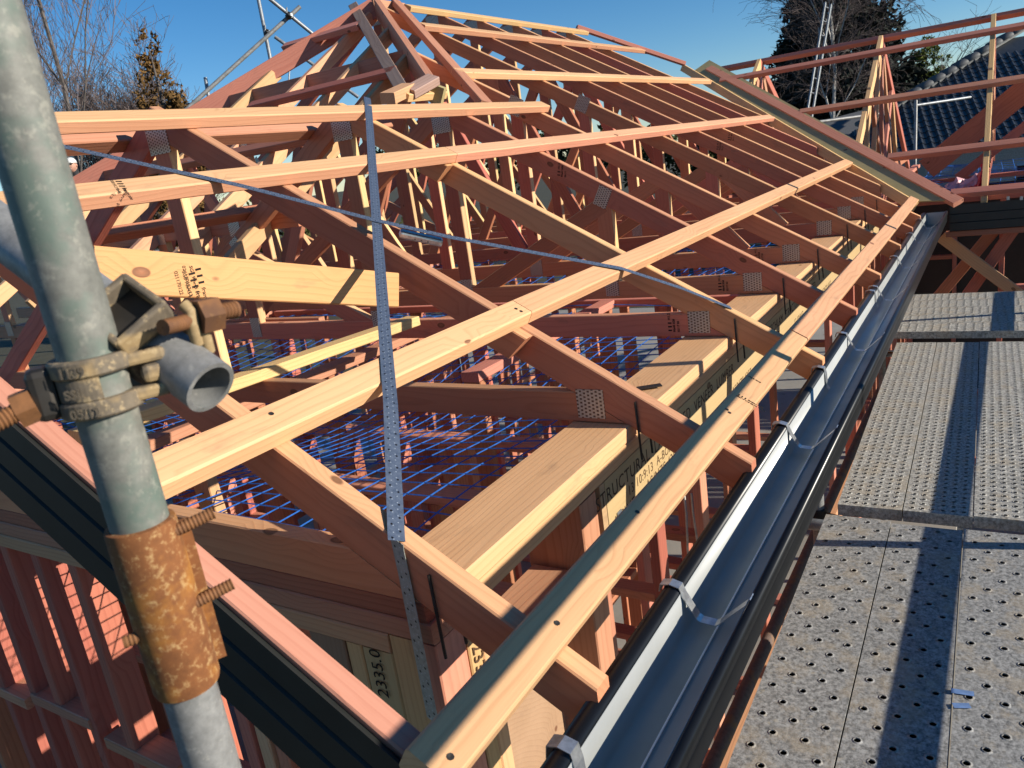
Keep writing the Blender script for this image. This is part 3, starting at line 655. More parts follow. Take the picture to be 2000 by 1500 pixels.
def wall_frame(label, a, b, top=0.0, sp=0.45, seed=0, nogs=(0.33, 0.66), skip=()):
    rnd = random.Random(seed); a = Vector((a[0], a[1], FZ)); b = Vector((b[0], b[1], FZ)); d = (b-a); L = d.length; d.normalize()
    s = d.cross(Vector((0, 0, 1)))
    t = thing('stud_frame', label, 'wall frame', (a+b)/2, 'inner wall frames')
    zt = Vector((0, 0, top-FZ)); M_ = ['pine_deep', 'pine_pink', 'pine_deep', 'pine_deep']
    timber('plate', t, a+Vector((0, 0, 0.047)), b+Vector((0, 0, 0.047)), 0.096, 0.045, (0, 0, 1), 'pine_pink', 0.0)
    timber('plate', t, a+zt, b+zt, 0.096, 0.045, (0, 0, 1), 'pine_pink', 0.0)
    n = int(L/sp)+1; prev = None
    for i in range(n):
        p = a+d*min(L-0.03, 0.03+i*sp)
        if i in skip: prev = None; continue
        timber('stud', t, p+Vector((0, 0, 0.048)), p+zt-Vector((0, 0, 0.046)), 0.045, 0.094, s, rnd.choice(M_))
        if prev is not None:
            for f in nogs:
                z = (top-FZ)*f+rnd.uniform(-0.05, 0.05)
                timber('nog', t, prev+d*0.024+Vector((0, 0, z)), p-d*0.024+Vector((0, 0, z)), 0.09, 0.045, (0, 0, 1), rnd.choice(M_))
        prev = p
    return t
wf_ = [('low inner wall frame crossing right behind the gable end wall', (-0.6, 0.75), (-4.3, 0.75)), ('inner wall frame crossing below the second truss', (-0.6, 1.35), (-4.3, 1.35)), ('inner wall frame crossing below the net between second and third trusses', (-0.6, 1.95), (-4.3, 1.95)), ('inner wall frame crossing just behind the third truss', (-0.6, 2.55), (-4.3, 2.55)), ('inner wall frame crossing below the fifth truss', (-0.6, 4.3), (-4.3, 4.3)), ('inner wall frame running back under the near gable ridge', (-2.3, 0.3), (-2.3, 3.2)), ('inner wall frame crossing below the third and fourth trusses', (-0.5, 3.25), (-4.3, 3.25)),
       ('far inner wall frame running back under the main ridge', (-4.4, 0.4), (-4.4, 9.5)), ('inner wall frame crossing below the main slope', (-0.5, 5.6), (-4.3, 5.6)),
       ('short inner wall frame between the gable end and the cross wall', (-1.35, 1.7), (-1.35, 3.2)), ('inner wall frame near the valley, under the far trusses', (-2.6, 5.7), (-2.6, 9.6)),
       ('low partition frame left of the gable end', (-5.8, 0.3), (-4.5, 1.8)), ('outer wall frame under the eaves plate beyond the lintel', (-0.388, 5.2), (-0.388, 6.85)),
       ('outer wall frame of the right wing, in shade below the black fascia', (-0.3, 7.32), (5.5, 7.32)), ('inner wall frame of the right wing deep in shade', (-0.3, 9.5), (5.5, 9.5)), ('side wall frame linking the main house and the wing', (-0.45, 7.4), (-0.45, 12.5)),
       ('far side wall frame of the main house', (-7.9, 1.0), (-7.9, 9.5))]
for i, (lab, a, b) in enumerate(wf_): wall_frame(lab, a, b, -0.42 if i < 5 else 0.0, 0.36 if i < 5 else 0.47, i, skip=(3, 4) if i in (6, 8) else (i % 4,))
# soffit bearer and leaning braces under the wing
for i, (a, b, lab) in enumerate((((1838, 462), (2010, 590), 'thick red brace sloping down below the black fascia'), ((1880, 590), (1985, 440), 'dark red brace leaning right below the wing'), ((1832, 580), (1950, 440), 'thin red brace leaning right below the wing, beside the deck'))):
    A = on_y(*a, 7.15+0.12*i); B = on_y(*b, 7.15+0.12*i)
    o = timber('brace', None, A, B, 0.048, 0.1, (0, 0, 1), 'pine_peach' if i == 0 else 'pine_deep'); tag(o, lab, 'brace', 'wing braces')
sh = timber('window_lintel', None, (0.75, 8.9, -0.36), (3.6, 8.9, -0.36), 0.05, 0.05, (0, 0, 1), 'pine_pale'); tag(sh, 'pale sunlit sill inside the dark wing', 'timber')
# wrapped packs stored in the wing
bx = thing('wrapped_pack', 'dark wrapped stack of battens inside the wing below the net', 'pack', (1.05, 10.6, -0.4))
for k in range(9): boxm('batten', bx, (1.5, 10.4+0.01*(k % 2), -0.62+k*0.075), (1.4, 0.5, 0.055), 'wrap_silver' if k % 2 else 'wrap_black')
# red and pink plastic wrap on the wing eaves
def crumple(name, label, cat, pts, mat, zjit=0.03):
    n = 10; v, f = [], []
    a, b, h = pts
    for i in range(n):
        for j in range(4):
            p = Vector(a).lerp(Vector(b), i/(n-1)); p.z += h[i]*(j/3); p.y += 0.12*(j/3)+random.uniform(-zjit, zjit); p.x += random.uniform(-zjit, zjit)*0.5
            v.append(p)
    for i in range(n-1):
        for j in range(3): a0 = i*4+j; f.append((a0, a0+4, a0+5, a0+1))
    o = link(name, mesh(name, v, f), mat); o.modifiers.new('t', 'SOLIDIFY').thickness = 0.003; return tag(o, label, cat)
A = on_y(1845, 370, 7.5); B = on_y(1922, 366, 7.5)
crumple('plastic_wrap', 'pale pink crumpled plastic wrap behind the wing eaves', 'plastic wrap', (A, B, [0.02, 0.05, 0.06, 0.10, 0.07, 0.07, 0.09, 0.12, 0.11, 0.14]), 'plastic_pink')
A = on_y(1890, 369, 7.46); B = on_y(1924, 368, 7.46)
crumple('plastic_wrap', 'bright red crumpled plastic wrap beside the wing rafter', 'plastic wrap', (A, B, [0.015, 0.02, 0.03, 0.03, 0.06, 0.12, 0.15, 0.2, 0.24, 0.2]), 'plastic_red')

dw = thing('dark_backdrop', 'black backdrop added for the dark deep inside the right wing', 'wall', (2.8, 9.75, FZ))  # black wall added to stand in for the dark interior
for i in range(5): boxm('dark_sheet', dw, (0.3+i*1.26, 9.75+0.006*(i % 2), (FZ-0.12)/2), (1.25, 0.03, -FZ-0.12), 'wrap_black')
ws = boxm('wing_slab', None, (2.9, 10.2, FZ-0.1), (5.0, 6.4, 0.2), 'slab'); tag(ws, 'concrete slab under the right wing', None, kind='structure')
# ------------------------------------------------------------------ gutter
gt = thing('gutter', 'dark steel gutter with pale grey inside running along the eaves', 'gutter', (0.15, 3.2, -0.2))
GY0, GY1 = -0.40, 6.93
def run(name, prof, mat, thick=0.0012, y0=GY0, y1=GY1):
    o = profile_run(name, gt, [(-x, z) for x, z in prof], (0, y0, 0), (0, y1, 0), (0, 0, 1), mat, thick)
    for p in o.data.polygons: p.use_smooth = True
    o.data.set_sharp_from_angle(angle=math.radians(24)); return o
run('gutter_lining', [(0.088, -0.080), (0.089, -0.172), (0.094, -0.182), (0.145, -0.186), (0.149, -0.182), (0.153, -0.186), (0.205, -0.184), (0.220, -0.176), (0.2335, -0.10), (0.2345, -0.070)], 'gutter_inside')
run('gutter_shell', [(0.2365, -0.0705), (0.2395, -0.068), (0.250, -0.0685), (0.2545, -0.074), (0.2545, -0.098), (0.2515, -0.101), (0.2515, -0.13), (0.250, -0.158), (0.240, -0.176), (0.226, -0.188), (0.205, -0.1935), (0.09, -0.1935), (0.085, -0.19)], 'gutter_dark')
run('fascia', [(0.05, -0.30), (0.055, -0.29), (0.055, -0.20), (0.049, -0.195), (0.049, -0.1), (0.0475, -0.082), (0.050, -0.074), (0.062, -0.070), (0.078, -0.071), (0.0855, -0.076), (0.0855, -0.19)], 'gutter_dark')
boxm('rib_highlight', gt, (0.149, (GY0+GY1)/2, -0.1805), (0.0035, GY1-GY0-0.01, 0.003), 'rib_pale')  # pale strip painting the highlight along the bottom fold
boxm('end_cap', gt, (0.16, GY1, -0.13), (0.15, 0.004, 0.11), 'gutter_inside')
def ribbon(name, parent, pts, wdir, w, mat, thick=0.0016, uv=False):
    v, f = [], []; pts = [Vector(p) for p in pts]; s = 0; ss = []
    for i, p in enumerate(pts):
        if i: s += (p-pts[i-1]).length
        ss.append(s)
        wd = Vector(wdir[i] if isinstance(wdir, list) else wdir).normalized()*w/2
        v += [p-wd, p+wd]
    for i in range(len(pts)-1): a = 2*i; f.append((a, a+1, a+3, a+2))
    me = mesh(name, v, f, recalc=False)
    ul = me.uv_layers.new(name='UVMap')
    for pl in me.polygons:
        for li in pl.loop_indices:
            vi = me.loops[li].vertex_index; ul.data[li].uv = (ss[vi//2], (vi % 2)*w)
    o = link(name, me, mat, parent, Matrix()); md = o.modifiers.new('t', 'SOLIDIFY'); md.thickness = thick; md.offset = 1
    return o
for y in (0.407, 1.433, 2.60, 3.64, 4.63, 5.65, 6.45):
    y += random.uniform(-0.01, 0.01)
    ribbon('bracket', gt, [(0.038, y, -0.082), (0.042, y, -0.064), (0.064, y, -0.060), (0.086, y, -0.066), (0.093, y, -0.086), (0.098, y+0.004, -0.100), (0.119, y+0.004, -0.138), (0.127, y+0.004, -0.144), (0.158, y+0.004, -0.146), (0.167, y+0.004, -0.141), (0.228, y+0.004, -0.082), (0.238, y+0.004, -0.066)], (0, 1, 0), 0.026, 'bracket_steel', 0.0022)
for y in (-0.12, 2.07, 3.52):
    ribbon('clip', gt, [(0.038, y, -0.09), (0.042, y, -0.063), (0.064, y, -0.058), (0.088, y, -0.064), (0.094, y, -0.09), (0.097, y, -0.14), (0.106, y-0.004, -0.152)], (0, 1, 0), 0.03, 'bracket_steel', 0.0022)

# ------------------------------------------------------------------ scaffold deck
DZ = -0.70
def plank_mesh(name, mat, L, W, holes, r, t=0.05, seg=8, rim=1.55, dip=-0.0035):
    pts = [(0, 0), (L, 0), (L, W), (0, W)]; edges = [(0, 1), (1, 2), (2, 3), (3, 0)]
    for (x, y) in holes:
        b = len(pts)
        for k in range(seg): an = 2*math.pi*k/seg; pts.append((x+r*rim*math.cos(an), y+r*rim*math.sin(an)))
        edges += [(b+k, b+(k+1) % seg) for k in range(seg)]
    V, E_, F, *_ = delaunay_2d_cdt([Vector(p) for p in pts], edges, [], 2, 1e-6)
    v = [(p.x, p.y, 0.0) for p in V]; f = [tuple(q) for q in F]
    # drop any face that fell inside a hole
    hs = set()
    keep = []
    for q in f:
        c = Vector((sum(v[i][0] for i in q)/len(q), sum(v[i][1] for i in q)/len(q)))
        keep.append(q)
    f = keep
    cell = {}
    for (x, y) in holes: cell.setdefault((int(x/0.1), int(y/0.1)), []).append((x, y))
    def inhole(c):
        cx, cy = int(c.x/0.1), int(c.y/0.1)
        for i in (-1, 0, 1):
            for j in (-1, 0, 1):
                for (x, y) in cell.get((cx+i, cy+j), ()):
                    if (x-c.x)**2+(y-c.y)**2 < (r*rim*0.9)**2: return True
        return False
    f = [q for q in f if not inhole(Vector((sum(v[i][0] for i in q)/len(q), sum(v[i][1] for i in q)/len(q))))]
    for (x, y) in holes:
        b = len(v)
        for (rr, z) in ((r*rim, 0), (r*1.15, dip), (r*1.03, dip), (r, dip-0.0035)):
            for k in range(seg): an = 2*math.pi*k/seg; v.append((x+rr*math.cos(an), y+rr*math.sin(an), z))
        for j in range(3):
            for k in range(seg): a = b+j*seg+k; c = b+j*seg+(k+1) % seg; f.append((a, c, c+seg, a+seg))
    b = len(v); c = 0.004
    for (x, y) in ((0, 0), (L, 0), (L, W), (0, W)): v += [(x, y, 0.0), (x, y, -t)]
    for k in range(4): a = b+2*k; d_ = b+2*((k+1) % 4); f.append((a, a+1, d_+1, d_))
    e = len(v); v += [(0, 0.001, -0.03), (L, 0.001, -0.03), (L, W-0.001, -0.03), (0, W-0.001, -0.03)]; f.append((e, e+1, e+2, e+3)); pan = len(f)-1   # dark pan added so the holes look black, in place of shade
    for (y0, s) in ((0, 1), (W, -1)):       # folded lower flanges
        e = len(v); v += [(0, y0, -t), (L, y0, -t), (L, y0+s*0.03, -t), (0, y0+s*0.03, -t)]; f.append((e, e+1, e+2, e+3))
    me = mesh(name, v, f, recalc=False); me.materials.append(MATS[mat]); me.materials.append(MATS['wire_dark']); me.polygons[pan].material_index = 1
    return me
Wd = 0.243
h1 = []
Ln = 3.75
i = 0; x = 0.035
while x < Ln-0.03:
    h1 += [(x, yy) for yy in ((0.036, 0.12, 0.204) if i % 2 else (0.078, 0.162))]; x += 0.0645; i += 1
m1 = plank_mesh('scaffold_plank', 'deck_steel', Ln, Wd, h1, 0.0088, seg=12, rim=1.6, dip=0.0018)
h2 = []; Lf = 2.62; x = 0.03; i = 0
while x < Lf-0.03:
    h2 += [(x, 0.03+0.0365*k) for k in range(6)]; x += 0.044; i += 1
m2 = plank_mesh('scaffold_plank', 'deck_pale', Lf, Wd, h2, 0.0082, seg=8, rim=1.5, dip=0.0018)
def plank(me, label, p, ang, mat, grp):
    o = link('scaffold_plank', me, mat); o.location = p; o.rotation_euler = (random.uniform(-0.003, 0.003), 0, ang); return tag(o, label, 'scaffold plank', grp)
lab1 = ['near steel scaffold plank along the gutter, nearest the house', 'second near scaffold plank from the house, under the shadow band', 'third near scaffold plank from the house, with blue tape', 'near scaffold plank at the right edge of the deck', 'outer near scaffold plank beyond the right edge', 'outermost near scaffold plank']
lab2 = ['far steel scaffold plank nearest the gutter, finely perforated', 'second far scaffold plank from the gutter, in the shadow band', 'third far scaffold plank from the gutter', 'far scaffold plank at the right edge', 'outer far scaffold plank beyond the right edge', 'outermost far scaffold plank']
off = 0.002
for k in range(4):
    # local x runs backwards (-Y) from the joint; rotate -90 deg
    x0 = 0.074+k*0.2475
    plank(m1, lab1[k], (x0+0.002, 2.07-0.012*(k % 2), DZ-0.002*(k % 2)), math.radians(-90+0.75), 'deck_steel', 'near planks of the scaffold deck').scale = (1, -1, 1) if False else (1, 1, 1)
for o in [o for o in COL.objects if o.name.startswith('scaffold_plank')]:
    o.location.y -= 0; o.location.x += 0.0
for k in range(4):
    x0 = 0.105+k*0.2475
    plank(m2, lab2[k], (x0, 2.17+0.008*(k % 3), DZ+0.004-0.002*(k % 2)), math.radians(90+0.9), 'deck_pale', 'far planks of the scaffold deck').location.x += Wd
h3 = []; x = 0.03
while x < 2.4-0.03:
    h3 += [(x, 0.03+0.0365*k) for k in range(6)]; x += 0.05
m3 = plank_mesh('scaffold_plank', 'deck_pale', 2.4, 0.243, h3, 0.0085, seg=8, rim=1.5, dip=0.0018)
for k in range(5):
    plank(m3, ['first cross plank at the end of the deck, at the step', 'second cross plank at the end of the deck', 'third cross plank at the end of the deck', 'fourth cross plank at the end of the deck, shaded', 'last cross plank beside the wing wall'][k], (0.04-0.012*k, 4.86+k*0.249, DZ+0.062), math.radians(0.4), 'deck_pale', 'cross planks at the end of the deck')
# deck tubes
A = on_z(1388, 1500, -1.2); B = on_z(1577, 1078, -1.2); dY = (B-A)
lt = tube('ledger_tube', None, A-dY*0.9, B+dY*2.2, 0.026, 'rust_tube', 16, True); tag(lt, 'rusty dark ledger tube between the gutter and the deck', 'scaffold tube')
for y, lab in ((2.12, 'transom tube under the joint of the deck planks'), (4.80, 'transom tube under the far end of the deck planks'), (0.3, 'transom tube under the near deck planks')):
    o = tube('transom_tube', None, (-0.1, y, -0.777-0.003), (1.2, y, -0.78), 0.025, 'tube_far', 12); tag(o, lab, 'scaffold tube', 'deck transoms')
for (x, y, z1, lab) in ((0.02, 2.2, -0.33, 'short scaffold standard behind the gutter at the plank joint'), (-0.03, 4.78, -0.36, 'short scaffold standard behind the gutter at the far clamp')):
    t = thing('scaffold_standard', lab, 'scaffold tube', (x, y, FZ-0.2), 'inner standards'); tube('tube', t, (x, y, FZ-0.2), (x, y, z1), 0.025, 'tube_grey', 14, True)
    lathe('clamp', t, [(0, 0.026), (0, 0.036), (0.05, 0.036), (0.05, 0.026)], (x, y, -0.79), (x, y, -0.74), 'wire_dark', 12); threaded('bolt', t, (x+0.03, y, -0.765), (x+0.1, y-0.02, -0.765), 0.008, 'rust_bolt')
A = on_z(1448, 1400, -1.32); B = on_z(1604, 1045, -1.32)
o = timber('bearer', None, A-(B-A)*1.2, B+(B-A)*0.7, 0.06, 0.1, (0, 0, 1), 'pine_peach', 0.0); tag(o, 'sunlit pink timber edge showing below the deck beside the rusty tube', 'timber')
# outer guard rails (they throw the long shadows over deck and eaves)
GRX = 1.12
for z, lab in ((-0.43, 'outer mid guard rail of the scaffold'), (0.535, 'outer top guard rail of the scaffold')):
    o = tube('guard_rail', None, (GRX, -2.6, z), (GRX, 6.2, z+(0.07 if z > 0 else -0.03)), 0.027 if z < 0 else 0.019, 'tube_grey', 12, True); tag(o, lab, 'scaffold tube', 'outer guard rails')
for y, z1, lab in ((2.09, 0.95, 'outer scaffold standard level with the plank joint'), (5.45, 1.24, 'outer scaffold standard near the end of the deck'), (-1.4, 1.3, 'outer scaffold standard behind the viewpoint')):
    o = tube('scaffold_standard', None, (GRX+0.055, y, FZ-0.22), (GRX+0.055, y, z1), 0.027, 'tube_grey', 12, True); tag(o, lab, 'scaffold tube', 'outer standards')
# blue tape scrap
tp = thing('tape_scrap', 'torn scrap of blue tape on the third near deck plank', 'tape', on_z(1885, 1365, DZ+0.001))
for (u, v, sx_, sy, a) in ((1880, 1352, 0.055, 0.02, 0.1), (1878, 1378, 0.042, 0.02, 0.35)):
    boxm('piece', tp, on_z(u, v, DZ+0.003), (sx_, sy, 0.001), 'tape_blue', Matrix.Rotation(a, 3, 'Z'))

# ------------------------------------------------------------------ near scaffold pole with coupler and raking rail
PXY = Vector((-0.013, -0.652, 0)); toC = Vector((CAM.x-PXY.x, CAM.y-PXY.y, 0)).normalized()
def pole_z(u, v): return on_plane(u, v, toC, toC.dot(PXY)).z
zs1, zs0 = pole_z(262, 1022), pole_z(345, 1345); zmid = (zs1+zs0)/2
pl = thing('scaffold_pole', 'blurred upright scaffold pole in front with worn green paint and rusty joint sleeve', 'scaffold pole', (PXY.x, PXY.y, FZ-0.2))
P = lambda z: Vector((PXY.x, PXY.y, z))
tube('upper_tube', pl, P(zmid+0.004), P(1.9), 0.0262, 'tube_green', 32, True)
tube('lower_tube', pl, P(FZ-0.2), P(zmid-0.004), 0.0258, 'tube_grey', 32, True)
side = Vector((-toC.y, toC.x, 0)); side = side if side.dot(RX) > 0 else -side
sl_ = lathe('joint_sleeve', pl, [(0, 0.0266), (0.001, 0.0305), (0.006, 0.0318), (zs1-zs0-0.006, 0.0318), (zs1-zs0-0.001, 0.0308), (zs1-zs0, 0.0266)], P(zs0), P(zs1), 'rust_sleeve', 36)
boxm('sleeve_flange', sl_, P(zmid)+side*0.034-toC*0.004, (0.014, 0.006, (zs1-zs0)*0.86), 'rust_sleeve', Matrix((side, -toC, Vector((0, 0, 1)))).transposed())
for (u, v) in ((352, 1033), (400, 1170)):
    z = pole_z(u-40, v+5); q = P(z)+toC*0.012
    threaded('bolt', sl_, q+side*0.022, q+side*0.063+Vector((0, 0, 0.006)), 0.0062, 'rust_bolt')
q = P(pole_z(255, 1240))+toC*0.01; threaded('bolt', sl_, q-side*0.02, q-side*0.042, 0.006, 'rust_bolt')
# coupler
zc1, zc0 = pole_z(180, 690), pole_z(205, 800); H = zc1-zc0
cp = thing('scaffold_coupler', 'dirty cast coupler clamping the raking rail to the upright pole', 'coupler', P(zc0))
def arc(name, par, r0, r1, z0, z1, a0, a1, mat, n=24, ch=0.002):
    v, f = [], []
    sec = [(r0, z0), (r1-ch, z0), (r1, z0+ch), (r1, z1-ch), (r1-ch, z1), (r0, z1)]; m = len(sec)
    for i_ in range(n+1):
        an = a0+(a1-a0)*i_/n; dr = toC*math.cos(an)+side*math.sin(an)
        for (r_, z_) in sec: v.append(Vector((PXY.x, PXY.y, 0))+dr*r_+Vector((0, 0, z_)))
    for i_ in range(n):
        for k in range(m): a = i_*m+k; b = i_*m+(k+1) % m; f.append((a, b, b+m, a+m))
    f.append(tuple(range(m))); f.append(tuple(range(n*m, n*m+m)))
    return link(name, mesh(name, v, f), mat, par, Matrix())
rg = arc('band', cp, 0.0266, 0.0352, zc0, zc0+H*0.30, -3.0, 1.25, 'cast_dirty')
arc('band', cp, 0.0266, 0.0352, zc1-H*0.30, zc1, -3.0, 1.25, 'cast_dirty')
arc('band_plate', cp, 0.0266, 0.0325, zc0+H*0.28, zc1-H*0.28, -3.0, 0.05, 'cast_dirty')
for s, n_ in (('1139', 0.76), ('SSL', 0.40), ('05/12', 0.06)):
    an = -0.5
    dr = (toC*math.cos(an)+side*math.sin(an)).normalized(); tg = Vector((0, 0, 1)).cross(dr)
    text('embossing', rg, s, 0.0115, basis(P(zc0+H*n_)+dr*(0.0354 if n_ != 0.43 else 0.0327)-tg*0.012, tg, (0, 0, 1)), 'cast_dirty', bold=0.0003).data
# lugs either side
def lug(name, par, c, ax, s, mat='cast_dirty'):
    o = boxm(name, par, c, s, mat, ax); md = o.modifiers.new('b', 'BEVEL'); md.width = min(s)*0.3; md.segments = 2; return o
AX = Matrix((side, -toC, Vector((0, 0, 1)))).transposed()
zc = (zc0+zc1)/2
lug('lug', cp, P(zc+0.016)+side*0.038+toC*0.012, AX, (0.04, 0.02, 0.012)); lug('lug', cp, P(zc-0.016)+side*0.036+toC*0.012, AX, (0.044, 0.02, 0.012)); lug('eye', cp, P(zc)+side*0.05+toC*0.012, AX, (0.03, 0.018, 0.017))
lug('lug', cp, P(zc)-side*0.042-toC*0.004, AX, (0.022, 0.03, H*0.9), 'wire_dark')
threaded('bolt', cp, P(zc-0.004)-side*0.045, P(zc-0.02)-side*0.115+toC*0.02, 0.0085, 'rust_bolt')
lathe('nut', cp, [(0, 0.001), (0, 0.016), (0.016, 0.016), (0.016, 0.001)], P(zc-0.006)-side*0.05, P(zc-0.01)-side*0.07, 'rust_bolt', 6)
# raking rail
RD = Vector((-CP, 0, SP)); E0 = at(412, 757, 0.702)
rr = tube('raking_rail', None, E0, E0+RD*2.6, 0.0258, 'tube_grey', 32, True); tag(rr, 'grey open ended raking tube crossing behind the upright pole', 'scaffold tube')
c1 = E0+RD*0.062; c2 = E0+RD*0.112; tU = Vector((SP, 0, CP)); tS = RD.cross(tU)
rg2 = lathe('band', cp, [(0, 0.0266), (0, 0.033), (0.004, 0.0355), (0.014, 0.0355), (0.018, 0.031), (0.032, 0.031), (0.036, 0.0355), (0.046, 0.0355), (0.05, 0.033), (0.05, 0.0266)], c1, c2, 'cast_dirty', 36)
cm = (c1+c2)/2; AX2 = Matrix((RD, tS, tU)).transposed()
fr = -tS if tS.dot(toC) < 0 else tS
sc_ = at(296, 640, 0.655); sxx = RD; syy = (sc_-cm).normalized(); syy = (syy-sxx*syy.dot(sxx)).normalized(); szz = sxx.cross(syy); AX3 = Matrix((sxx, syy, szz)).transposed(); cs_ = cm+syy*0.036
lug('saddle', cp, cs_, AX3, (0.056, 0.008, 0.05), 'wire_dark')
for (o1, s1) in (((0.026, 0.008, 0), (0.007, 0.022, 0.054)), ((-0.026, 0.008, 0), (0.007, 0.022, 0.054)), ((0, 0.008, 0.025), (0.056, 0.022, 0.007)), ((0, 0.008, -0.025), (0.056, 0.022, 0.007))):
    lug('saddle_wall', cp, cs_+sxx*o1[0]+syy*o1[1]+szz*o1[2], AX3, s1)
lug('hinge', cp, cm-tU*0.045, AX2, (0.03, 0.02, 0.03), 'wire_dark')
b0 = at(318, 640, 0.67); b1 = at(368, 628, 0.70); b2 = at(462, 603, 0.735)
threaded('bolt', cp, b0, b1, 0.0072, 'rust_bolt'); threaded('bolt', cp, at(415, 612, 0.715), b2, 0.0085, 'rust_bolt')
lathe('nut', cp, [(0, 0.001), (0, 0.017), (0.02, 0.017), (0.02, 0.001)], at(385, 620, 0.705), at(430, 610, 0.72), 'rust_bolt', 6)
for (u, v, dd_) in ((372, 625, 0.70), (394, 640, 0.712)):
    polytube('flap', cp, [at(u-14, v-30, dd_), at(u+2, v-16, dd_), at(u+4, v+8, dd_), at(u+14, v+46, dd_+0.012)], 0.0058, 'cast_dirty', 10)

# ------------------------------------------------------------------ perforated straps
t = NT('strap_dots', 0.42, 0.6, 0.5)
uvn = t.t.nodes.new('ShaderNodeUVMap'); sx = t.t.nodes.new('ShaderNodeSeparateXYZ'); t.l(uvn.outputs[0], sx.inputs[0])
def dots(period, cy, r, shift):
    a = t.math('SUBTRACT', t.math('FRACT', t.math('ADD', t.math('MULTIPLY', sx.outputs[0], 1/period), shift)), 0.5)
    dx = t.math('MULTIPLY', a, period); dy = t.math('SUBTRACT', sx.outputs[1], cy)
    d2 = t.math('ADD', t.math('MULTIPLY', dx, dx), t.math('MULTIPLY', dy, dy)); return t.math('LESS_THAN', d2, r*r)
hol = t.math('MAXIMUM', dots(0.034, 0.009, 0.0026, 0), dots(0.034, 0.026, 0.0026, 0.5)); hol2 = t.math('MAXIMUM', dots(0.017, 0.012, 0.0014, 0.3), dots(0.017, 0.023, 0.0014, 0.8))
tn = t.noise(t.obj(False), 90, 4, 0.7); t2 = None
c = t.mix(t.ramp(tn, [(0.3, 0), (0.7, 1)]), (0.10, 0.135, 0.20), (0.20, 0.24, 0.31))
c = t.mix(hol, c, (0.02, 0.02, 0.025)); c = t.mix(hol2, c, (0.5, 0.55, 0.6)); t.col(c)
m2_ = t.m.copy(); m2_.name = 'strap_skylit'; MATS['strap_skylit'] = m2_  # lighter copy for the strap tail, its sky reflection put into the colour
for nd in m2_.node_tree.nodes:
    if nd.type == 'BSDF_PRINCIPLED': nd.inputs['Metallic'].default_value = 0.1
    if nd.type == 'MIX' and nd.inputs[6].is_linked is False: nd.inputs[6].default_value = (0.26, 0.28, 0.24, 1); nd.inputs[7].default_value = (0.46, 0.48, 0.42, 1)
st = thing('brace_strap', 'blue grey perforated steel strap hanging straight down the middle', 'strap', on_roof(757, 700, 0.05))
def fine(pts, n=6): 
    out = []
    for i in range(len(pts)-1):
        for k in range(n): out.append(Vector(pts[i]).lerp(Vector(pts[i+1]), k/n))
    return out+[Vector(pts[-1])]
SW = 0.035
top_pts = [on_roof(717, 190, 0.02), on_roof(719.5, 207, 0.052), on_roof(727, 318, 0.052), on_roof(752, 655, 0.053), on_roof(763, 790, 0.053), on_roof(774, 1046, 0.004), on_roof(775, 1056, 0.003)]
ribbon('strap', st, fine(top_pts), NR.cross((top_pts[-1]-top_pts[1]).normalized()), SW, 'strap_dots', 0.001)
low = [on_y(776, 1066, -0.004), on_y(790, 1130, -0.005), on_y(818, 1270, -0.02), on_y(846, 1410, -0.032)]
ribbon('strap_tail', st, fine([on_roof(775, 1056, 0.003)]+low, 4), (1, -0.1, -0.42), SW, 'strap_skylit', 0.001)
sd_ = thing('brace_strap', 'blue grey perforated steel strap stretched diagonally from the pole to the third truss', 'strap', on_roof(735, 430, 0.05))
dp = [on_roof(-150, 225, 0.05), on_roof(130, 287, 0.05), on_roof(470, 362, 0.056), on_roof(735, 430, 0.056), on_roof(880, 463, 0.056), on_roof(1214, 524, 0.056), on_roof(1330, 562, 0.03), on_roof(1428, 601, 0.004)]
ribbon('strap', sd_, fine(dp), NR.cross((dp[-1]-dp[1]).normalized()), 0.03, 'strap_dots', 0.001)
A = on_roof(782, 448, 0.04); B = on_roof(866, 466, 0.04); xx = (B-A).normalized()
tm = Matrix((xx, NR.cross(xx), NR)).transposed()
lug('tensioner', sd_, (A+B)/2-NR*0.015, tm, ((B-A).length, 0.036, 0.028), 'bracket_steel'); 
for f_ in (0.35, 0.5, 0.65): nailhole(sd_, A.lerp(B, f_)-NR*0.018+NR.cross(xx)*(-0.0185 if (NR.cross(xx)).dot(CAM-A) < 0 else 0.0185), (CAM-A).normalized(), 0.003)

# loose boards between the trusses
o = timber('loose_board', None, (-1.215, 0.06, 0.765), (-1.075, 0.985, 0.515), 0.045, 0.115, (0, 0.1, 1), 'pine_gold'); tag(o, 'sunlit board with a knot and ink stamp leaning between the first two trusses', 'board')
fn = Vector((1, -0.15, 0)); 
stamp(o, ['▮▮▮ framing pine', 'SG8 90x45 H1.2', '021170122 13 E 13'], on_x(383, 520, -1.135), (0, 0, -1), (0, 1, -0.2), 0.014)
o = timber('loose_board', None, (-2.02, 0.3, 0.205), (-1.885, 2.02, 0.195), 0.09, 0.048, (0, 0, 1), 'pine_pale', 0.0); tag(o, 'pale board lying across the bottom chords of the near trusses', 'board')
o = timber('loose_board', None, (-1.75, 0.55, 0.1), (-1.62, 0.5, -0.9), 0.045, 0.09, (1, 0, 0), 'pine_pale'); tag(o, 'pale upright stick hanging below the second truss', 'board')
tr_ = boxm('speed_square', None, on_z(1268, 755, ZB+0.006), (0.085, 0.03, 0.004), 'wire_dark', Matrix.Rotation(0.6, 3, 'Z')); tag(tr_, 'small dark steel offcut lying on the wall plate', 'metal offcut')

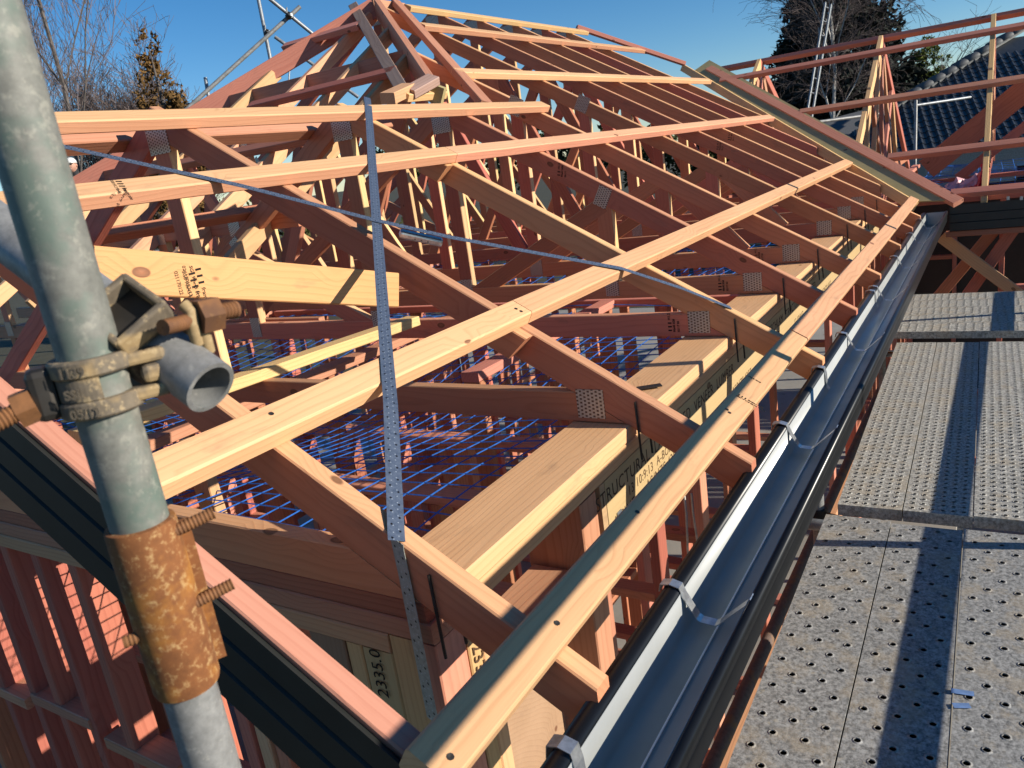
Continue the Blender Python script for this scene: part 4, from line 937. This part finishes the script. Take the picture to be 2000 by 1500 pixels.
# ------------------------------------------------------------------ safety net
def net(name, label, x0, x1, y0, y1, sp, sag, z, r=0.0028, seed=1):
    v, f = [], []
    def P_(x, y):
        a = (x-x0)/(x1-x0); b = (y-y0)/(y1-y0)
        s = math.sin(math.pi*min(1, max(0, a)))*abs(math.sin(math.pi*b*max(1, round((y1-y0)/2.6))))
        nx = noise.noise_vector(Vector((x*0.9+seed, y*0.9, 0)))
        return Vector((x+nx.x*0.05, y+nx.y*0.05, z-sag*s+nx.z*0.07))
    def strand(pts):
        b = len(v)
        for i, p in enumerate(pts):
            d = (pts[min(i+1, len(pts)-1)]-pts[max(i-1, 0)]).normalized(); u = d.cross(Vector((0, 0, 1))).normalized(); w_ = u.cross(d)
            for k in range(3): an = 2.0944*k; v.append(p+u*(r*math.cos(an))+w_*(r*math.sin(an)))
        for i in range(len(pts)-1):
            for k in range(3): a = b+i*3+k; c = b+i*3+(k+1) % 3; f.append((a, c, c+3, a+3))
    n = int((x1-x0)/sp); m = int((y1-y0)/sp)
    for i in range(n+1): strand([P_(x0+i*sp, y0+(y1-y0)*k/(m)) for k in range(m+1)])
    for j in range(m+1): strand([P_(x0+(x1-x0)*k/(n), y0+j*sp) for k in range(n+1)])
    o = link(name, mesh(name, v, f, recalc=False), 'net_rope'); return tag(o, label, 'safety net')
net('safety_net', 'blue rope safety net sagging below the near trusses', -4.2, -0.52, 0.08, 3.05, 0.092, 0.22, -0.03, 0.0029)
net('safety_net', 'blue rope safety net below the main roof trusses', -4.2, -0.52, 3.15, 8.4, 0.12, 0.2, -0.02, 0.0032, 3)
net('safety_net', 'blue rope safety net inside the right wing', -0.2, 4.0, 7.9, 12.0, 0.14, 0.25, 0.0, 0.0036, 5)

# ------------------------------------------------------------------ left scaffold beyond the roof
def atv(u, v, d): return at(u, v, d)
def ftube(label, a, b, d0, d1=None, mat='tube_far', r=0.026, grp='scaffold tubes beyond the roof'):
    d1 = d1 or d0
    o = tube('scaffold_tube', None, at(*a, d0), at(*b, d1), r, mat, 10, True); return tag(o, label, 'scaffold tube', grp)
ftube('long raking scaffold tube against the sky, clamped twice', (355, 222), (586, 13), 10.2, 10.6, 'tube_grey', 0.028)
ftube('dark upright scaffold tube leaning out of the top of the picture', (497, -40), (545, 200), 10.7)
ftube('scaffold tube slanting down to the right from the top edge', (505, -20), (640, 90), 10.3, 10.9)
ftube('short scaffold tube end pointing up left of the hip', (537, 72), (700, 190), 11.2, 11.6)
ftube('lower raking scaffold tube behind the hip rafter', (400, 275), (548, 150), 10.4, 10.8, 'tube_grey')
ftube('short dark tube stub beside the golden conifer', (401, 152), (412, 215), 11.0)
ftube('thin scaffold tube behind the hip purlins', (560, 215), (566, 130), 12.0, 12.0, 'aluminium', 0.012)
for (u, v, d, lab) in ((523, 64, 10.55, 'scaffold clamp on the dark upright tube'), (565, 30, 10.5, 'scaffold clamp near the top end of the long raking tube')):
    p = at(u, v, d); t = thing('scaffold_clamp', lab, 'clamp', p, 'clamps beyond the roof')
    lathe('band', t, [(0, 0.03), (0, 0.045), (0.06, 0.045), (0.06, 0.03)], p-Vector((0.03, 0, 0.02)), p+Vector((0.03, 0, 0.02)), 'wire_dark', 10)
    lathe('band', t, [(0, 0.03), (0, 0.042), (0.05, 0.042), (0.05, 0.03)], p+Vector((0, 0.02, -0.03)), p+Vector((0, 0.02, 0.03)), 'aluminium', 10); threaded('bolt', t, p+Vector((0, -0.04, 0.03)), p+Vector((0.03, -0.05, 0.09)), 0.01, 'aluminium')
p = at(213, 208, 15); o = lathe('timber_post', None, [(0, 0.075), (5.2, 0.07), (5.22, 0.001)], Vector((p.x+0.1, p.y, FZ-0.25)), at(203, 158, 15), 'bark_pole', 12); tag(o, 'grey round timber post standing behind the roof at left', 'post')
pb = boxm('scaffold_board', None, at(150, 512, 10.5)-Vector((0, 0, 0.03)), (3.4, 0.5, 0.05), 'deck_pale', Matrix.Rotation(0.5, 3, 'Z')); tag(pb, 'far scaffold board where a worker stands at left', 'scaffold board')

# the worker on the far side: white cap, dark clothes
hp = at(146, 330, 10.4); fz = at(150, 512, 10.5).z
def person(head, feet_z, face):
    t = thing('person', 'person in a white cap and dark clothes behind the roof at the left edge', 'person', (head.x, head.y, feet_z))
    hgt = head.z+0.13-feet_z; k = hgt/1.75; f = Vector((face.x, face.y, 0)).normalized(); s = Vector((-f.y, f.x, 0)); B = Vector((head.x, head.y, feet_z))
    def q(a, b, c): return B+f*(a*k)+s*(b*k)+Vector((0, 0, c*k))
    V = []; E_ = []; R_ = []
    def add(p, r, par=None):
        V.append(p); R_.append(r*k)
        if par is not None: E_.append((par, len(V)-1))
        return len(V)-1
    pel = add(q(0, 0, 0.93), 0.15); w1 = add(q(0.02, 0, 1.08), 0.13, pel); ch_ = add(q(0.04, 0, 1.3), 0.16, w1); nk = add(q(0.06, 0, 1.46), 0.06, ch_); h0 = add(q(0.08, 0, 1.55), 0.075, nk); h1 = add(q(0.085, 0, 1.64), 0.09, h0)
    for sg in (1, -1):
        sh_ = add(q(0.03, sg*0.19, 1.4), 0.065, ch_); el = add(q(0.08, sg*0.25, 1.13), 0.05, sh_); wr = add(q(0.28, sg*0.2, 1.02), 0.036, el); hd = add(q(0.38, sg*0.19, 1.02), 0.04, wr)
        for fi in range(4): fa = add(q(0.43, sg*(0.16+0.02*fi), 1.01), 0.011, hd); add(q(0.46, sg*(0.16+0.02*fi), 0.985), 0.009, fa)
        th = add(q(0.40, sg*0.145, 1.03), 0.012, hd); add(q(0.43, sg*0.135, 1.02), 0.01, th)
        hip = add(q(0, sg*0.1, 0.86), 0.1, pel); kn = add(q(0.03, sg*0.11, 0.48), 0.07, hip); an = add(q(0, sg*0.11, 0.09), 0.045, kn); add(q(0.14, sg*0.12, 0.04), 0.04, an)
    me = bpy.data.meshes.new('body'); me.from_pydata([tuple(v) for v in V], E_, []); o = link('body', me, 'cloth_dark', t, Matrix())
    md = o.modifiers.new('skin', 'SKIN'); o.data.skin_vertices[0].data[0].use_root = True
    for i, r in enumerate(R_): o.data.skin_vertices[0].data[i].radius = (r, r)
    o.modifiers.new('sub', 'SUBSURF').levels = 2; o.modifiers['sub'].render_levels = 2
    # face, ears and cap
    C_ = q(0.095, 0, 1.63)
    def ell(name, c, rx, ry, rz, mat, par=t, zmin=-1):
        v, fs = [], []; n1, n2 = 8, 14
        for i in range(n1+1):
            th = math.pi*i/n1
            for j in range(n2):
                ph = 2*math.pi*j/n2; zz = max(zmin, math.cos(th)); v.append(c+f*(rx*math.sin(th)*math.cos(ph))+s*(ry*math.sin(th)*math.sin(ph))+Vector((0, 0, rz*zz)))
        for i in range(n1):
            for j in range(n2): a = i*n2+j; b = i*n2+(j+1) % n2; fs.append((a, b, b+n2, a+n2))
        return link(name, mesh(name, v, fs, True), mat, par, Matrix())
    hd = ell('head', C_, 0.105*k, 0.083*k, 0.125*k, 'skin'); ell('nose', C_+f*0.107*k-Vector((0, 0, 0.01)), 0.018*k, 0.014*k, 0.025*k, 'skin', hd)
    for sg in (1, -1): ell('ear', C_+s*sg*0.085*k, 0.02*k, 0.012*k, 0.03*k, 'skin', hd); ell('eye', C_+f*0.09*k+s*sg*0.032*k+Vector((0, 0, 0.012)), 0.012*k, 0.013*k, 0.009*k, 'cloth_dark', hd)
    ell('mouth', C_+f*0.095*k-Vector((0, 0, 0.055*k)), 0.01*k, 0.024*k, 0.006*k, 'plastic_pink', hd)
    cap = ell('cap', C_+Vector((0, 0, 0.045*k)), 0.117*k, 0.097*k, 0.10*k, 'cap_white', t, -0.08)
    boxm('cap_peak', cap, C_+f*0.13*k+Vector((0, 0, 0.045*k)), (0.11*k, 0.15*k, 0.012), 'cap_white', Matrix((f, s, Vector((0, 0, 1)))).transposed())
person(hp, fz, Vector((0.6, -0.75, 0)))

# ------------------------------------------------------------------ trees
def branch_mesh(segs, sides=4):
    v, f = [], []
    for (p0, p1, r0, r1) in segs:
        d = (p1-p0).normalized(); a = Vector((0, 0, 1)) if abs(d.z) < 0.9 else Vector((1, 0, 0)); u = d.cross(a).normalized(); w_ = d.cross(u); b = len(v); n = sides if r0 > 0.03 else 3
        for (p, r) in ((p0, r0), (p1, r1)):
            for k in range(n): an = 2*math.pi*k/n; v.append(p+u*(r*math.cos(an))+w_*(r*math.sin(an)))
        for k in range(n): f.append((b+k, b+(k+1) % n, b+n+(k+1) % n, b+n+k))
    return v, f
def grow(base, h, seed, up=0.35, spread=0.55, levels=5, trunk_f=0.35, droop=0.0, nb=(3, 5), lean=(0, 0, 1), rbase=None, rmin=0.008):
    rnd = random.Random(seed); trunk, twigs = [], []
    def rec(p, d, L, r, lev):
        n = 4 if lev < levels-1 else 2
        for i in range(n):
            j = Vector((rnd.gauss(0, 1), rnd.gauss(0, 1), rnd.gauss(0, 1)))*(0.09+0.04*lev)
            g_ = Vector((0, 0, up if lev < levels-2 else up-droop*1.6))
            d = (d+j+g_*0.22).normalized(); q = p+d*(L/n); r2 = max(rmin*0.8, r*(1-0.42/n*1.4))
            (trunk if lev <= 1 else twigs).append((p, q, r, r2)); p, r = q, r2
            if lev < levels and (lev > 0 or i >= 1):
                for _ in range(rnd.randint(*nb) if lev < levels-1 else rnd.randint(1, 3)):
                    if rnd.random() < 0.62:
                        an = rnd.uniform(0, 2*math.pi); a = Vector((math.cos(an), math.sin(an), 0)); sd2 = (d*(1-spread)+a*spread+Vector((0, 0, 0.12))).normalized()
                        rec(p, sd2, L*rnd.uniform(0.38, 0.62), max(rmin, r*rnd.uniform(0.42, 0.6)), lev+1)
    rec(Vector(base), Vector(lean).normalized(), h*0.85, rbase or h*0.017, 0)
    return trunk, twigs
def bare_tree(label, base, h, seed, tm='bark', wm='twig', name='bare_tree', grp='bare trees behind the roof', **k):
    tr2, tw = grow(base, h, seed, **k); t = thing(name, label, 'tree', base, grp)
    v, f = branch_mesh(tr2, 6); link('trunk', mesh('trunk', v, f, recalc=False), tm, t, Matrix())
    v, f = branch_mesh(tw); link('crown', mesh('crown', v, f, recalc=False), wm, t, Matrix()); return t
GZ0 = FZ-0.25
def gbase(u, d): p = at(u, 150, d); return Vector((p.x, p.y, GZ0))
bare_tree('tall bare tree right behind the upright pole, top out of the picture', gbase(55, 20), 11.5, 3, spread=0.42, up=0.6, levels=4, rbase=0.10, nb=(3, 4), rmin=0.0065)
bare_tree('slim bare tree with fine purple twigs left of the post', gbase(125, 22), 8.4, 11, spread=0.40, up=0.6, levels=4, rbase=0.085, nb=(3, 4), rmin=0.0065)
for i, (u, d, h, lab) in enumerate(((185, 26, 6.1, 'low bare bushy tree just left of the grey post'), (235, 27, 6.2, 'low bare bushy tree between the grey post and the conifer'), (160, 27, 5.6, 'low bare bushy tree behind the slim bare tree'), (345, 28, 5.6, 'low bare bushy tree behind the golden conifer'))):
    bare_tree(lab, gbase(u, d), h, 20+i, spread=0.5, up=0.5, levels=4, rbase=0.09, nb=(4, 6))

def leaf_crown(blobs, n, size, seed, flat_=0.5):
    """leaf clumps: many small faces scattered through the given blobs (centre, radii)"""
    rnd = random.Random(seed); v, f = [], []; tot = sum(b[1].x*b[1].y*b[1].z for b in blobs)
    for c, rad in blobs:
        m = max(6, int(n*rad.x*rad.y*rad.z/tot))
        for _ in range(m):
            while True:
                q = Vector((rnd.uniform(-1, 1), rnd.uniform(-1, 1), rnd.uniform(-1, 1)))
                if 0.25 < q.length < 1: break
            p = c+Vector((q.x*rad.x, q.y*rad.y, q.z*rad.z)); s_ = size*rnd.uniform(0.5, 1.4)
            if noise.noise(p*1.6/size*0.12) < -0.12: continue
            a = Vector((rnd.gauss(0, 1), rnd.gauss(0, 1), rnd.gauss(0, 1))).normalized(); b = a.cross(Vector((rnd.gauss(0, 1), rnd.gauss(0, 1), rnd.gauss(0, 1)))).normalized()
            k = len(v); v += [p-a*s_, p+b*s_*0.45, p+a*s_, p-b*s_*0.45]; f.append((k, k+1, k+2, k+3))
    return v, f
def conifer(label, base, h, w_, seed, mat, n, size, name, top_z=None, lobes=60, power=0.8):
    rnd = random.Random(seed); t = thing(name, label, 'tree', base); B = Vector(base)
    link('trunk', mesh('trunk', *branch_mesh([(B, B+Vector((0, 0, h*0.5)), w_*0.08, w_*0.05), (B+Vector((0, 0, h*0.5)), B+Vector((0, 0, h*0.97)), w_*0.05, 0.01)], 8), recalc=False), 'bark', t, Matrix())
    blobs = []
    for i in range(lobes):
        z = rnd.uniform(0.06, 1.0); rr = w_*0.5*(1-z)**power*rnd.uniform(0.45, 1.1)+w_*0.025; an = rnd.uniform(0, 2*math.pi)
        s_ = w_*(0.07+0.13*(1-z))*rnd.uniform(0.6, 1.3)
        blobs.append((B+Vector((rr*math.cos(an), rr*math.sin(an), h*z)), Vector((s_, s_, s_*rnd.uniform(1.0, 1.9)))))
    link('crown', mesh('crown', *leaf_crown(blobs, n, size, seed), recalc=False), mat, t, Matrix()); return t
def htop(u, v, d): return at(u, v, d).z-GZ0
conifer('golden brown conifer standing behind the roof at left', gbase(305, 24), htop(305, 72, 24), 2.6, 5, 'leaf_gold', 26000, 0.085, 'conifer_tree', lobes=110, power=0.62)
conifer('dull golden conifer, low and to the right of the taller one', gbase(352, 25), htop(352, 165, 25), 1.5, 6, 'leaf_gold', 9000, 0.085, 'conifer_tree', lobes=60, power=0.6)
conifer('low gold conifer at the left foot of the taller one', gbase(262, 24), htop(262, 185, 24), 1.2, 16, 'leaf_gold', 6000, 0.085, 'conifer_tree', lobes=50, power=0.6)
# big dark conifers at right
conifer('tall very dark conifer behind the right wing, top out of the picture', gbase(1640, 34), htop(1640, -120, 34), 6.0, 8, 'leaf_dark', 90000, 0.15, 'dark_conifer', lobes=170, power=0.5)
conifer('dark conifer leaning on the right side of the taller one', gbase(1700, 35), htop(1705, 30, 35), 3.6, 9, 'leaf_dark', 26000, 0.16, 'dark_conifer', lobes=110, power=0.5)
conifer('dark conifer low on the left side of the taller one', gbase(1560, 33.5), htop(1558, 75, 33.5), 3.0, 10, 'leaf_dark', 22000, 0.16, 'dark_conifer', lobes=100, power=0.5)
bare_tree('bare weeping birch in front of the dark conifers', gbase(1608, 27), htop(1608, -40, 27), 31, tm='bark_pale', wm='twig_birch', name='birch_tree', grp=None, spread=0.36, up=0.5, levels=4, droop=0.9, rbase=0.09, nb=(4, 6), rmin=0.006)
# leafy tree behind the tiled roof
bs = gbase(1822, 36); tt = thing('leafy_tree', 'round yellow green tree behind the tiled roof', 'tree', bs)
trk, tw = grow(bs, htop(1822, 105, 36)*0.9, 41, spread=0.6, up=0.3, levels=3, rbase=0.12)
link('trunk', mesh('trunk', *branch_mesh(trk+tw, 5), recalc=False), 'bark', tt, Matrix())
rnd = random.Random(4); bl_ = []
for _ in range(60):
    an = rnd.uniform(0, 6.28); q = at(1822+rnd.gauss(0, 26), 145+rnd.gauss(0, 24), 36+rnd.gauss(0, 0.6)); s_ = rnd.uniform(0.14, 0.4); bl_.append((q, Vector((s_*1.3, s_*1.3, s_*0.7))))
link('crown', mesh('crown', *leaf_crown(bl_, 12000, 0.075, 3), recalc=False), 'leaf_green', tt, Matrix())
hb = [(at(u, 470, 30)+Vector((0, 0, random.uniform(-0.4, 0.9))), Vector((0.9, 0.9, 0.9))) for u in range(-260, 760, 24)] + [(at(u, 300, 40)+Vector((0, 0, random.uniform(-0.6, 0.4))), Vector((1.3, 1.3, 1.3))) for u in range(760, 2300, 40)] + [(at(u, 250, 42)+Vector((0, 0, random.uniform(-2.5, -0.5))), Vector((1.6, 1.6, 1.6))) for u in range(1380, 2300, 40)]
hd = link('hedge', mesh('hedge', *leaf_crown(hb, 60000, 0.16, 12), recalc=False), 'leaf_hedge'); tag(hd, 'distant tangle of shrubs and hedges behind the site', 'hedge', kind='stuff')

# ladder
ld = thing('ladder', 'aluminium ladder standing up behind the right wing', 'ladder', at(1560, 300, 13))
L0, L1 = at(1570, 260, 13.2), at(1612, 6, 13.8); R0, R1_ = at(1580, 262, 13.2), at(1623, 10, 13.8)
ext = 0.9
for a, b in ((L0, L1), (R0, R1_)): timber('rail', ld, a-(b-a)*ext, b, 0.03, 0.06, (0, -1, 0.2), 'aluminium')
for i in range(-6, 9):
    f_ = i/9.0+0.08; a = L0.lerp(L1, f_); b = R0.lerp(R1_, f_); tube('rung', ld, a, b, 0.014, 'aluminium', 8)

# ------------------------------------------------------------------ neighbouring houses
def tiled_house():
    d = 21.0; o0 = at(1700, 232, d)
    ux = Vector((0.975, 0.22, 0)).normalized(); uy = Vector((-0.22, 0.975, 0)); pz = math.radians(27); up_ = uy*math.cos(pz)+Vector((0, 0, math.sin(pz))); nn = ux.cross(up_)
    t = thing('neighbour_house', 'neighbouring house with a dark tiled hip roof', 'house', (o0.x+3, o0.y+2, GZ0))
    # ridge cap direction from photo on this plane
    def onp(u, v): return on_plane(u, v, nn, nn.dot(o0))
    hA = onp(1772, 192); hB = onp(2020, 42)
    cw, cl = 0.205, 0.29
    prof = [(-0.1, 0.0), (-0.05, 0.0), (-0.035, 0.028), (0.0, 0.042), (0.035, 0.028), (0.05, 0.0), (0.104, 0.0)]
    v = [(x, y, z+0.018*(1 if y < 0.01 else 0)) for y in (0.0, cl+0.03) for (x, z) in prof]+[(x, 0.0, z-0.012) for (x, z) in prof]; n = len(prof)
    f = [(i, i+1, n+i+1, n+i) for i in range(n-1)]+[(i, 2*n+i, 2*n+i+1, i+1) for i in range(n-1)]
    tm_ = mesh('roof_tile', v, f, recalc=False); M0 = Matrix((ux, up_, nn)).transposed().to_4x4()
    ha = ((hA-o0).dot(ux), (hA-o0).dot(up_)); hb_ = ((hB-o0).dot(ux), (hB-o0).dot(up_))
    rf = link('roof', mesh('roof', [o0+ux*a+up_*b-nn*0.02 for (a, b) in ((ha[0]-(ha[1]+1.9)*(hb_[0]-ha[0])/(hb_[1]-ha[1]), -1.9), (9, -1.9), (9, 3.6), (ha[0]+(3.6-ha[1])*(hb_[0]-ha[0])/(hb_[1]-ha[1]), 3.6))], [(0, 1, 2, 3)]), 'tile_dark', t, Matrix())
    cnt = 0
    for r in range(-7, 12):
        for c in range(-12, 32):
            x = c*cw; y = r*cl
            hx = ha[0]+(y+cl*0.4-ha[1])*(hb_[0]-ha[0])/(hb_[1]-ha[1])
            if x < hx+0.08: continue
            p = o0+ux*x+up_*y; dd = p-CAM; uu = 1000+FPX*dd.dot(RX)/-dd.dot(RB)
            if uu > 2060 or cnt >= 300: continue
            m = M0.copy(); m.translation = p; link('roof_tile', tm_, 'tile_dark', rf, m); cnt += 1
    hd_ = (hB-hA).normalized(); L = (hB-hA).length
    for i in range(-4, 13):
        a = hA+hd_*(i*0.46)+nn*0.05
        m, _ = frame(a, a+hd_, nn); vv, ff = [], []
        for (x, rr) in ((0, 0.135), (0.48, 0.115)):
            for k in range(7): an = math.pi*k/6; vv.append((x, rr*math.cos(an), rr*0.8*math.sin(an)+(0.02 if x == 0 else 0)))
        ff = [(k, k+1, 8+k, 7+k) for k in range(6)]+[tuple(range(7))]
        link('ridge_cap', mesh('ridge_cap', vv, ff, True), 'iron_grey', rf, m)
    timber('mortar', rf, hA-hd_*1.8+nn*0.02, hB+nn*0.02, 0.30, 0.05, nn, 'tile_mortar')
    w0 = o0+up_*-1.7; boxm('wall', t, Vector((w0.x+4.2, w0.y+3.5, (GZ0+w0.z)/2)), (7.5, 5, w0.z-GZ0), 'house_wall', Matrix.Rotation(0.22, 3, 'Z'))
    p0, p1 = onp(1785, 208)+nn*0.2, onp(1890, 193)+nn*0.2
tiled_house()
gr = thing('far_shed', 'low grey roofed building left of the tiled house', 'shed', at(1660, 300, 24))
pA = at(1620, 262, 24); 
timber('roof', gr, at(1640, 268, 24), at(1760, 236, 24.5), 2.6, 0.08, (0.1, -0.45, 0.9), 'iron_grey'); boxm('wall', gr, at(1690, 310, 25)-Vector((0, -1, 1.2)), (2.6, 2, 2.8), 'house_wall')
o = tube('scaffold_tube', None, at(1600, 238, 12.5), at(1720, 222, 12.8), 0.026, 'tube_grey', 10, True); tag(o, 'horizontal scaffold tube behind the right wing', 'scaffold tube', 'tubes behind the wing')
o = tube('scaffold_tube', None, at(1789, 206, 13.5), at(1895, 190, 13.8), 0.026, 'tube_far', 10, True); tag(o, 'horizontal scaffold tube in front of the tiled roof', 'scaffold tube', 'tubes behind the wing')
o = tube('scaffold_tube', None, at(1787, 330, 13.3), at(1789, 196, 13.3), 0.026, 'tube_grey', 10, True); tag(o, 'bright upright scaffold tube in front of the tiled roof', 'scaffold tube', 'tubes behind the wing')

# pair of pale cords hanging below the gutter
hr = thing('hanging_cords', 'two thin pale cords hanging in the shade below the eaves purlin', 'cord', (-0.05, 1.35, -0.6))
for du in (0, 17):
    A = on_x(1335+du, 965, -0.1); polytube('cord', hr, [A+Vector((0.004*math.sin(i*1.3+du), 0.004*math.cos(i*1.7), -0.06*i)) for i in range(9)], 0.0035, 'rope_white', 6)
